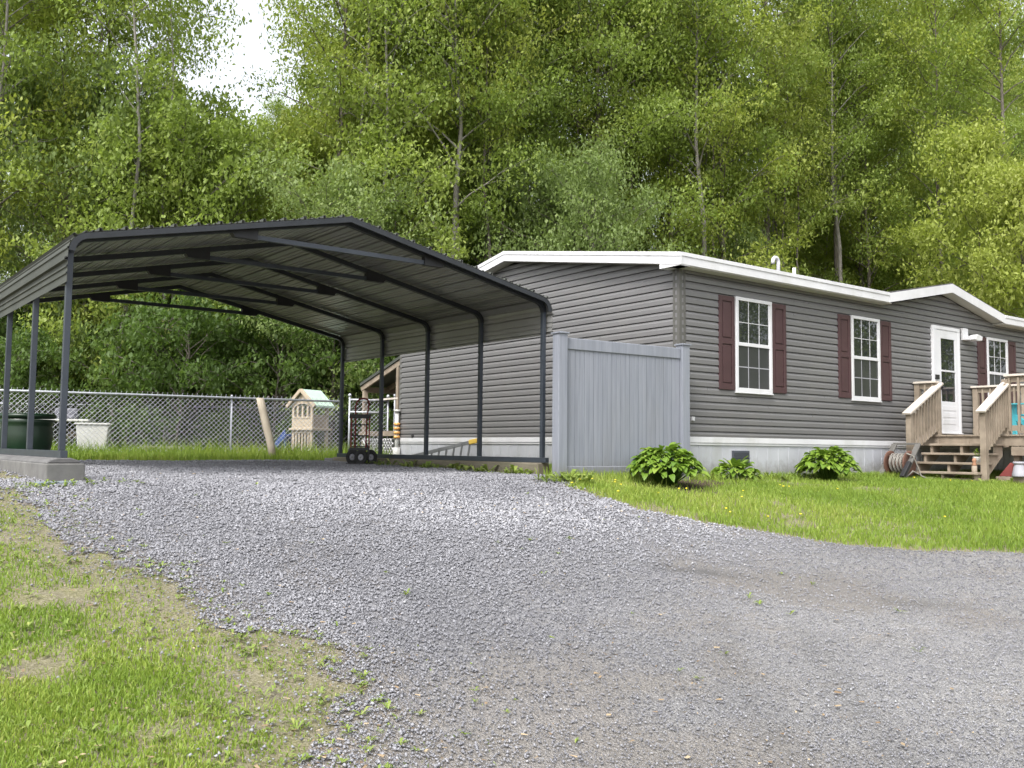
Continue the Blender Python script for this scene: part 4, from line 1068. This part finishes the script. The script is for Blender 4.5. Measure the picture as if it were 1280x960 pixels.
# ladder lying on its edge
ld = thing('ladder', 'aluminium ladder lying on its edge between carport and house skirting', 'ladder', (0, 0, 0))
A_, B_ = Vector((-1.95, 17.2, -.20)), Vector((-.62, 15.72, .11)); dn_ = Vector((0, 0, -.34))
m = MB(); m.bar(A_, B_, .03, .06); m.bar(A_ + dn_ * .9, B_ + dn_, .03, .06); m.build('rails', M['alu'], ld)
m = MB()
for k in range(9):
    p = A_.lerp(B_, (k + .6) / 9.2); m.bar(p, p + dn_ * .95 + Vector((-.05, .05, 0)), .032, .045, (0, 1, 0))
m.build('rungs', M['alu'], ld)
m = MB(); m.bar(B_ - Vector((.1, -.11, .02)), B_ + Vector((.03, -.03, .01)), .05, .08); m.build('end_cap', M['yellow'], ld, .01)
# striped pole and rear porch
sp = thing('banded_pole', 'narrow white pole with yellow and orange bands at the rear house corner', 'pole', (-2.265, 18.18, -.33))
m = MB(); m.tube([(0, 0, 0), (0, 0, 1.06)], .04, 10); m.lathe([(.07, 1.02), (.07, 1.06), (0, 1.07)], 10); m.build('pole_shaft', M['whiteplastic'], sp)
m = MB()
for k in range(4): m.lathe([(.062, .50 + k * .085), (.062, .548 + k * .085)], 12)
m.build('bands', M['orange'], sp)
m = MB(); m.lathe([(.075, .0), (.075, .32)], 12); m.build('pole_base', M['whiteplastic'], sp)
rp = thing('rear_porch', 'small roofed wooden porch with lattice skirt behind the house', 'porch', (HC[0], HC[1], ZB), HT)
m = MB()
m.add([(.05, 7.5, hz(1.80)), (4, 7.5, hz(1.80)), (4, 9.3, hz(1.30)), (.05, 9.3, hz(1.30)), (.05, 7.5, hz(1.86)), (4, 7.5, hz(1.86)), (4, 9.3, hz(1.36)), (.05, 9.3, hz(1.36))], [(0, 3, 2, 1), (4, 5, 6, 7), (0, 1, 5, 4), (1, 2, 6, 5), (2, 3, 7, 6), (3, 0, 4, 7)]); m.build('porch_roof', M['panel'], rp)
m = MB()
for u in (.10, .7, 1.3): m.bar((u, 7.5, hz(1.74)), (u, 9.3, hz(1.24)), .045, .10)
m.bar((.1, 9.2, hz(1.22)), (3.9, 9.2, hz(1.22)), .05, .12); m.build('rafters', M['deck'], rp)
for v in (7.7, 9.15):
    m = MB(); m.box(.08, .17, v, v + .09, hz(-.4), hz(1.70 if v < 8 else 1.2)); m.build('post', M['deck'], rp)
m = MB(); m.box(.02, 4, 7.6, 9.25, hz(.22), hz(.32)); m.build('porch_floor', M['deck'], rp)
m = MB(); m.bar((.12, 7.7, hz(.98)), (.12, 9.2, hz(.98)), .09, .035); m.build('handrail', M['deck_light'], rp)
m = MB()
for k in range(-5, 15):
    for sg in (1, -1):
        a = 7.75 + k * .11
        p0 = [a, hz(-.33)]; p1 = [a + .5 * sg, hz(.17)]
        def clip(p, q, lo, hi):
            (x0, z0_), (x1, z1_) = p, q
            if x0 > x1: x0, z0_, x1, z1_ = x1, z1_, x0, z0_
            if x1 < lo or x0 > hi: return None
            if x0 < lo: z0_ += (z1_ - z0_) * (lo - x0) / (x1 - x0); x0 = lo
            if x1 > hi: z1_ = z0_ + (z1_ - z0_) * (hi - x0) / (x1 - x0); x1 = hi
            return (x0, z0_), (x1, z1_)
        c_ = clip(p0, p1, 7.80, 9.1)
        if c_: m.bar((.04 + .006 * sg, c_[0][0], c_[0][1]), (.04 + .006 * sg, c_[1][0], c_[1][1]), .008, .03, (1, 0, 0))
m.build('lattice', M['white'], rp)

# ------------------------------------------------------------------ hostas by the wall
def hosta(name, label, x, y, r, h, n, L, seed, upright=.6):
    o = thing(name, label, 'plant', (x, y, g1(x, y)))
    rs = random.Random(seed); V = []; F = []; T = []; SV = MB()
    for i in range(n):
        a = rs.random() * 6.283; q = math.sqrt((i + .5) / n) * rs.uniform(.85, 1.05)
        ca, sa = math.cos(a), math.sin(a)
        bx, by = ca * r * .78 * q, sa * r * .78 * q; bz = h * (1.0 - .66 * q ** 2.6) * rs.uniform(.78, 1.05)
        l = L * rs.uniform(.75, 1.2); wv = l * rs.uniform(.60, .78); t0 = min(1, max(0, rs.gauss(.5, .22)))
        el = upright * (1 - q) + rs.uniform(-.35, .35) + .15; yaw = a + rs.uniform(-.7, .7); cy_, sy_ = math.cos(yaw), math.sin(yaw)
        b = len(V); roll = rs.uniform(-.4, .4)
        for k in range(6):
            s = k / 5; d_ = l * (s - .1); zz = l * (el * s - (.38 + .3 * q) * s * s); ww = wv * math.sin(math.pi * min(1, s * .93 + .07)) ** .75 * .5 if k < 5 else 0.004
            for sg in (-1, 0, 1):
                V.append((bx + cy_ * d_ - sy_ * ww * sg, by + sy_ * d_ + cy_ * ww * sg, bz + zz + abs(sg) * ww * .35 + sg * ww * roll)); T.append(t0 + .08 * (sg == 0))
        for k in range(5):
            for j in (0, 1):
                p = b + k * 3 + j; F.append((p, p + 1, p + 4, p + 3))
        if i % 3 == 0: SV.tube([(ca * r * .12, sa * r * .12, -.02), (bx * .6, by * .6, bz * .75), (bx, by, bz)], .005, 5)
    np_mesh('leaves', V, F, M['hosta'], o, tint=T, smooth=True)
    SV.build('stems', M['hosta'], o)
    return o
hosta('hosta', 'largest hosta clump with broad glossy leaves before the grey vinyl fence', 1.86, 11.10, .54, .42, 420, .12, 1)
hosta('hosta', 'smallest light green hosta with upright leaves below the skirting vent', 3.03, 12.45, .36, .20, 130, .12, 2, 1.2)
hosta('hosta', 'round dense hosta clump between the house windows against the skirting', 4.54, 13.24, .50, .44, 380, .115, 4)

# dandelions on the lawn
dm = MB(); dm.lathe([(.003, 0), (.012, .003), (.014, .008), (.007, .012), (0, .012)], 9)
dm_o = None
spots = [(random.uniform(.6, 4.6), random.uniform(9.2, 12.2)) for _ in range(22)] + [tuple(wd(random.uniform(4.2, 5.4), random.uniform(-1.6, -.5))) for _ in range(8)] + [(random.uniform(.5, 1.0), random.uniform(10.3, 10.8)) for _ in range(5)]
for i, (x, y) in enumerate(spots):
    if float(drive_sd(np.array([x]), np.array([y]))[0]) > -.1 or to_h(x, y)[1] > -.25: continue
    z = float(Gf(x, y)) + random.uniform(.03, .07)
    if dm_o is None:
        dm_o = dm.build('dandelion', M['dandelion']); dm_o.location = (x, y, z); tag(dm_o, 'tiny yellow dandelion flower in the lawn grass', 'flower', 'dandelions in the lawn')
    else:
        c = dm_o.copy(); COL.objects.link(c); c.location = (x, y, z)

# ------------------------------------------------------------------ trees
def tree_meshes(seed, H, rad, base, nl, nleaf, leaf, r0=.13, prof='tall', sprayw=.55, nsub=6, bend=.3, fork=False):
    """returns (trunk verts/faces, leaf verts/faces/tint) of one tree standing at the origin"""
    rs = np.random.default_rng(seed); mb = MB()
    nt = 9; wob = rs.normal(0, bend * .12, (nt, 2)).cumsum(0); wob[0] = 0
    tr = [Vector((wob[i, 0], wob[i, 1], H * .97 * i / (nt - 1) - (.3 if i == 0 else 0))) for i in range(nt)]
    def taper(pts, ra, rb, n=6):
        vs = []; fs = []; N_ = len(pts)
        for i, p in enumerate(pts):
            t = pts[min(i + 1, N_ - 1)] - pts[max(i - 1, 0)]; t.normalize(); a = t.orthogonal().normalized() if abs(t.x) < .9 else t.cross(Vector((0, 0, 1))).normalized()
            a = Vector((0, 1, 0)).cross(t); a = a.normalized() if a.length > .1 else Vector((1, 0, 0)); b = t.cross(a); r_ = ra + (rb - ra) * (i / (N_ - 1)) ** .8
            for k in range(n): th = 6.283 * k / n; vs.append(p + (a * math.cos(th) + b * math.sin(th)) * r_)
        for i in range(N_ - 1):
            for k in range(n): fs.append((i * n + k, i * n + (k + 1) % n, (i + 1) * n + (k + 1) % n, (i + 1) * n + k))
        mb.add(vs, fs, True)
    taper(tr, r0, .018, 8)
    def tp(z): f = max(0, min(nt - 1.001, z / (H * .97) * (nt - 1))); i = int(f); return tr[i].lerp(tr[i + 1], f - i)
    cl = []
    if fork:
        p0 = tp(H * .30); pts = [p0 + Vector((-.10 * k * (1 + .1 * k), .02 * k, .55 * k)) for k in range(7)]; taper(pts, r0 * .6, .03, 7)
        for k in range(3, 7): cl.append((pts[k], .6))
    for i in range(nl):
        t = (i + rs.random()) / nl; z = H * (base + (1 - base) * t ** .9)
        if prof == 'tall': L = rad * .86 * (.45 + .75 * math.sin(math.pi * min(1, .18 + t * .80))) * rs.uniform(.65, 1.2)
        elif prof == 'cone': L = rad * (1.1 - .95 * t) * rs.uniform(.7, 1.2)
        else: L = rad * math.sqrt(max(.05, 1 - (1.7 * t - .75) ** 2)) * rs.uniform(.75, 1.15)
        az = i * 2.399 + rs.normal(0, .4); up = rs.uniform(.45, 1.25) + .6 * t
        p0 = tp(z); pts = []
        for k in range(5):
            s = k / 4; pts.append(p0 + Vector((math.cos(az) * L * s, math.sin(az) * L * s, L * up * s * (1 - .35 * s))) + Vector(rs.normal(0, .06, 3)) * s)
        taper(pts, max(.012, r0 * .30 * (1 - .6 * t)), .006, 5)
        for j in range(nsub):
            s = .30 + .75 * (j + rs.random()) / nsub; s = min(1, s); f = s * 4; k = min(3, int(f)); q = pts[k].lerp(pts[k + 1], f - k)
            a2 = az + rs.normal(0, .9); l2 = L * rs.uniform(.12, .42)
            e_ = q + Vector((math.cos(a2) * l2, math.sin(a2) * l2, l2 * rs.uniform(-.1, .6)))
            if l2 > .25: taper([q, q.lerp(e_, .5) + Vector((0, 0, .04)), e_], .009, .004, 4)
            cl.append((e_, rs.uniform(.7, 1.2)))
    C_ = np.array([tuple(c[0]) for c in cl]); SZ = np.array([c[1] for c in cl])
    w_ = SZ / SZ.sum(); ci = rs.choice(len(C_), nleaf, p=w_)
    spw = sprayw * SZ[ci]
    dr = rs.normal(0, 1, (nleaf, 3)); dr /= np.linalg.norm(dr, axis=1)[:, None]
    P = C_[ci] + dr * (1.45 * rs.random(nleaf) ** .5)[:, None] * np.stack([spw * .9, spw * .9, spw * .78], -1)
    ctint = np.clip(rs.normal(.5, .22, len(C_)), 0, 1)
    tint = np.clip(ctint[ci] * .65 + .35 * rs.random(nleaf), 0, 1)
    yaw = rs.random(nleaf) * 6.283; pit = rs.normal(-.75, .5, nleaf); rol = rs.normal(0, .8, nleaf)
    Ls = leaf * rs.uniform(.6, 1.3, nleaf); Ws = Ls * rs.uniform(.5, .8, nleaf)
    fx = np.stack([np.cos(yaw) * np.cos(pit), np.sin(yaw) * np.cos(pit), np.sin(pit)], -1)
    sx = np.stack([-np.sin(yaw) * np.cos(rol), np.cos(yaw) * np.cos(rol), np.sin(rol)], -1)
    LV = np.stack([P - fx * (Ls * .5)[:, None], P + sx * (Ws * .5)[:, None] + fx * (Ls * .05)[:, None], P + fx * (Ls * .5)[:, None] - np.array([0, 0, 1]) * (Ls * .12)[:, None], P - sx * (Ws * .5)[:, None] + fx * (Ls * .05)[:, None]], 1)
    return mb, LV.reshape(-1, 3), np.arange(4 * nleaf).reshape(-1, 4), np.repeat(tint, 4)
def make_tree(name, label, cat, leafmat, barkmat, group=None, **kw):
    o = thing(name, label, cat, (0, 0, 0), 0, group)
    mb, V, F, T = tree_meshes(**kw)
    mb.build('trunk', M[barkmat], o)
    np_mesh('crown', V, F, M[leafmat], o, tint=T)
    return o
PROTO = {}
GRP = 'trees of the wood behind the house'
def proto(key, **kw):
    PROTO[key] = (kw['label'], kw.get('group', GRP))
    PROTO[key] = (make_tree(kw.pop('name'), kw.pop('label'), kw.pop('cat'), kw.pop('leafmat'), kw.pop('barkmat'), kw.pop('group', GRP), **kw), [], *PROTO[key])
TALL = dict(name='forest_tree', cat='tree', label='tall slender green tree within the wood behind house and yard')
proto('t1', **TALL, leafmat='leaf', barkmat='bark', seed=1, H=20, rad=2.6, base=.20, nl=46, nleaf=36000, leaf=.115, r0=.15)
proto('t2', **TALL, leafmat='leaf', barkmat='bark', seed=2, H=18, rad=3.0, base=.26, nl=42, nleaf=33000, leaf=.118, r0=.13, bend=.8)
proto('t3', **TALL, leafmat='leaf', barkmat='bark_mid', seed=3, H=21, rad=2.2, base=.38, nl=34, nleaf=20000, leaf=.112, r0=.12, bend=.6, sprayw=.5)
proto('t4', **TALL, leafmat='leaf_dark', barkmat='bark', seed=4, H=19, rad=3.1, base=.12, nl=46, nleaf=34000, leaf=.118, r0=.16)
proto('t5', name='forest_tree', cat='tree', label='tall yellow-green tree within the wood behind house and yard', leafmat='leaf_gold', barkmat='bark', seed=5, H=18, rad=2.8, base=.24, nl=42, nleaf=31000, leaf=.115, r0=.13, bend=.6)
proto('t6', **TALL, leafmat='leaf', barkmat='bark', seed=6, H=20, rad=2.4, base=.45, nl=28, nleaf=12000, leaf=.112, r0=.15, bend=.9, sprayw=.6)
YG = 'young trees along the edge of the wood'
proto('y1', name='young_tree', cat='tree', label='young bushy tree with leaves down to the ground at the wood edge', group=YG, leafmat='leaf', barkmat='bark', seed=11, H=7.5, rad=2.1, base=.08, nl=34, nleaf=21000, leaf=.112, r0=.06, prof='round', sprayw=.42)
proto('y2', name='young_tree', cat='tree', label='yellow-green young tree in layered sprays at the wood edge', group=YG, leafmat='leaf_gold', barkmat='bark', seed=12, H=8.5, rad=2.2, base=.10, nl=32, nleaf=19000, leaf=.115, r0=.06, prof='cone', sprayw=.45)
proto('y3', name='young_tree', cat='tree', label='grey-green soft leaved young tree at the wood edge', group=YG, leafmat='leaf_grey', barkmat='bark', seed=13, H=6.5, rad=2.2, base=.06, nl=36, nleaf=22000, leaf=.10, r0=.06, prof='round', sprayw=.42)
SG = 'shrubs under the wood edge'
proto('p1', name='sapling', cat='tree', label='thin bare stemmed pole tree with a sparse top among the wood', group='thin pole trees in the wood', leafmat='leaf_gold', barkmat='bark', seed=41, H=17, rad=1.3, base=.50, nl=20, nleaf=5500, leaf=.115, r0=.075, bend=.9, sprayw=.5)
proto('p2', name='sapling', cat='tree', label='thin pale stemmed pole tree with a sparse top among the wood', group='thin pole trees in the wood', leafmat='leaf', barkmat='bark_mid', seed=42, H=15, rad=1.4, base=.42, nl=22, nleaf=6000, leaf=.115, r0=.07, bend=1.1, sprayw=.5)
proto('s1', name='shrub', cat='shrub', label='low leafy green shrub under the trees at the wood edge', group=SG, leafmat='leaf_shade', barkmat='bark', seed=21, H=2.2, rad=1.3, base=.03, nl=26, nleaf=7000, leaf=.11, r0=.03, prof='round', sprayw=.28)
proto('s2', name='shrub', cat='shrub', label='low dark green shrub under the trees at the wood edge', group=SG, leafmat='leaf_shade', barkmat='bark', seed=22, H=2.8, rad=1.5, base=.03, nl=28, nleaf=8000, leaf=.115, r0=.03, prof='round', sprayw=.30)
def plant(key, x, y, s=1.0, label=None, group='keep', sz=1.0, rot=None, hlim=True, z=None):
    src, made, lab0, grp0 = PROTO[key]
    o = src if not made else copy_tree(src)
    made.append(o)
    o['label'] = lab0; o['group'] = grp0
    o.location = (x, y, (g1(x, y) if z is None else z)); o.rotation_euler = (0, 0, random.random() * 6.283 if rot is None else rot); o.scale = (s, s, s * sz)
    if label: o['label'] = label
    if group != 'keep':
        if group is None and 'group' in o: del o['group']
        elif group: o['group'] = group
    return o
HGT = dict(t1=20, t2=18, t3=21, t4=19, t5=18, t6=20, y1=7.5, y2=8.5, y3=6.5, s1=2.2, s2=2.8, p1=17, p2=15)
def pix(px, Y): return (px - 640) / 1149.23 * Y
def edge(s, d):
    """a point of the wood: s along its edge, d behind it"""
    if s < 0: base = np.array([-4.5, 22.5]) + np.array([.96, .17]) * s
    else: base = np.array([-4.5, 22.5]) + np.array([.80, .60]) * s
    nrm = np.array([-.6, .8]) if s > 6 else (np.array([-.17, .98]) if s < -4 else np.array([-.35, .94]))
    return base + nrm * d
random.seed(23)
# single trees that stand out
plant('y2', pix(1230, 29), 29, 1.15, 'bright yellow-green young tree standing above the right end of the house roof', None, 1.05)
plant('y2', pix(1285, 27), 27, 1.0, 'yellow-green tree cut by the right picture edge above the roof', None)
plant('y3', pix(735, 25.5), 25.5, .95, 'soft grey-green tree rising just behind the middle of the house gable', None, 1.15)
plant('y3', pix(60, 23.5), 23.5, 1.15, 'grey-green bushy tree left above the carport eave', None, 1.15)
plant('y2', pix(170, 24.5), 24.5, .95, 'light green young tree over the left half of the carport roof', None)
birch = make_tree('birch_tree', 'pale forked birch with leaning bare lower trunk above the carport', 'tree', 'leaf', 'bark_mid', None, seed=31, H=15, rad=2.2, base=.45, nl=28, nleaf=13000, leaf=.112, r0=.125, bend=1.0, fork=True)
birch.location = (pix(568, 25), 25, g1(pix(568, 25), 25)); birch.rotation_euler = (0, R(-3), 0)
plant('t3', pix(872, 30), 30, 1.0, 'tall slender tree with pale grey trunk behind the roof pipes', None, rot=1.0)
plant('t6', pix(432, 25.5), 25.5, .85, 'thin dark trunked tree just behind the carport ridge', None)
plant('t6', pix(1060, 36), 36, 1.05, 'open crowned tree with dark upright limbs above the house dormer', None, rot=.4)
plant('t2', pix(615, 29), 29, 1.0, 'dark trunked tree between the birch and the house gable', None)
plant('t5', pix(70, 26), 26, .95, 'tall yellow-green tree above the left carport eave', None)
plant('t1', pix(118, 27.5), 27.5, .92, 'tall full green tree left of the bright gap of sky', None)
plant('t5', pix(468, 27), 27, .95, 'tall full yellow-green tree right of the bright gap of sky', None)
plant('t1', pix(490, 28.5), 28.5, 1.0, 'tall leafy tree above the right half of the carport roof', None)
plant('t5', pix(905, 31), 31, 1.0, 'tall yellow-green tree behind the middle of the long house roof', None)
plant('t1', pix(745, 31), 31, 1.0, 'tall full green tree behind the right half of the house gable', None)
plant('t4', pix(640, 30), 30, 1.0, 'dense broad green tree behind the left half of the house gable', None)
plant('t1', pix(1262, 33), 33, 1.0, 'tall green tree over the far right end of the house roof', None)
plant('t5', pix(1180, 35), 35, 1.05, 'tall yellow-green tree behind the dormer peak', None)
# rows of the wood
taken = []
for d, sp, keys, hs_ in ((.6, 2.6, ['t2', 'y2', 't5', 't1', 'y1', 't3', 'y3', 't5'], 1), (3.4, 3.0, ['t1', 't5', 't5', 't3', 't6', 'y2'], 1), (6.6, 3.2, ['t1', 't2', 't5', 't3', 't6'], 1), (10, 3.2, ['t4', 't2', 'y1', 't6'], .62), (14, 3.4, ['t1', 't4', 'y1'], .58), (19, 3.6, ['t1', 't4'], .62)):
    s = -42
    while s < 62:
        x, y = edge(s + random.uniform(-.9, .9), d + random.uniform(-1.1, 1.1)); s += sp
        tn = x / y
        if tn > .66 or tn < (-1.2 if d < 4 else -.68): continue
        key = random.choice(keys if tn > -.68 else ['y1', 'y3', 'y2']); sc = random.uniform(.85, 1.15) * (hs_ if key[0] == 't' else 1); H = HGT[key] * sc
        if abs(tn + .300) < .040 + 3.1 * sc / y:         # the gap where the sky shows
            lim = .345 * y - g1(x, y)
            if H > lim:
                if lim < 9.5: key = random.choice(['y1', 'y2']); sc = lim / HGT[key] * .95
                else: key = random.choice(['t2', 't1']); sc = lim / HGT[key] * .95
        if in_house(np.array([x]), np.array([y]), 1.6)[0]: continue
        plant(key, x, y, sc, None, 'keep', random.uniform(.92, 1.1))
for k in range(46):
    x, y = edge(-17 + 47 * k / 45 + random.uniform(-.7, .7), random.uniform(-.6, 4.5))
    if abs(x / y) > .60 or abs(x / y + .300) < .075 or in_house(np.array([x]), np.array([y]), 1.2)[0]: continue
    plant(random.choice(['p1', 'p2']), x, y, random.uniform(.85, 1.15))
# shrubs: along the wood edge and deeper in
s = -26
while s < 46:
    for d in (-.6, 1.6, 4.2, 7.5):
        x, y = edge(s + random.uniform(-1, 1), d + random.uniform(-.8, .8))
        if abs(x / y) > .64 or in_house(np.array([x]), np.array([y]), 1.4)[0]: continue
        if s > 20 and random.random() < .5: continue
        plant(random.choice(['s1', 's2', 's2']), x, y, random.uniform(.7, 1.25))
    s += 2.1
# the trees across the drive, seen in the window panes
for (x, y, k, sc) in ((30, 10, 't6', .8), (26, 19, 't1', 1), (24, 23, 't4', 1), (30, 16, 't4', 1), (32, 26, 't2', 1), (22, 17.5, 'y1', 1.2), (24, 20, 'y2', 1.1), (27, 10.7, 'y1', 1.0), (33, 14.6, 'y3', 1.0), (40, 8, 'y1', 1), (38, 4, 'y3', 1.1), (36, 20, 't1', 1)):
    plant(k, x, y, sc, 'tall tree across the drive mirrored in the house windows', 'trees across the drive')

# ------------------------------------------------------------------ sky, sun, camera
W = bpy.data.worlds.new("World"); S.world = W; W.use_nodes = True
nt = W.node_tree; nt.nodes.clear()
out = nt.nodes.new('ShaderNodeOutputWorld'); bgn = nt.nodes.new('ShaderNodeBackground'); sky = nt.nodes.new('ShaderNodeTexSky')
sky.sky_type = 'NISHITA'; sky.sun_disc = False
SUN_AZ, SUN_EL = R(207), R(53)                           # azimuth clockwise from +Y
sky.sun_elevation = SUN_EL; sky.sun_rotation = SUN_AZ; sky.air_density = 1.0; sky.dust_density = 4.0; sky.ozone_density = 1.0
hs = nt.nodes.new('ShaderNodeHueSaturation'); hs.inputs['Saturation'].default_value = .26; hs.inputs['Value'].default_value = 1.4
nt.links.new(sky.outputs[0], hs.inputs['Color']); nt.links.new(hs.outputs[0], bgn.inputs['Color']); nt.links.new(bgn.outputs[0], out.inputs['Surface'])
bgn.inputs['Strength'].default_value = .15
L = bpy.data.lights.new('sun', 'SUN'); L.energy = 1.4; L.angle = R(16); L.color = (1, .975, .94)
lo = bpy.data.objects.new('sun', L); COL.objects.link(lo)
sd3 = Vector((math.sin(SUN_AZ) * math.cos(SUN_EL), math.cos(SUN_AZ) * math.cos(SUN_EL), math.sin(SUN_EL)))
lo.rotation_euler = (-sd3).to_track_quat('-Z', 'Y').to_euler(); lo.location = sd3 * 60
cam = bpy.data.cameras.new('camera'); co = bpy.data.objects.new('camera', cam); COL.objects.link(co)
cam.sensor_width = 36; cam.lens = 36 * 1149.2313903828317 / 1280; cam.clip_end = 1000; cam.clip_start = .05
co.matrix_world = Matrix.Rotation(math.pi / 2 + 0.06954062903361347, 4, 'X') @ Matrix.Rotation(0.009964114106074286, 4, 'Z')
S.camera = co
S.view_settings.view_transform = 'Standard'; S.view_settings.look = 'None'; S.view_settings.gamma = 1; S.view_settings.use_curve_mapping = False
S.view_settings.exposure = 1.05
S.cycles.max_bounces = 8; S.cycles.diffuse_bounces = 6; S.cycles.glossy_bounces = 3; S.cycles.transmission_bounces = 4; S.cycles.transparent_max_bounces = 4
S.cycles.use_denoising = True
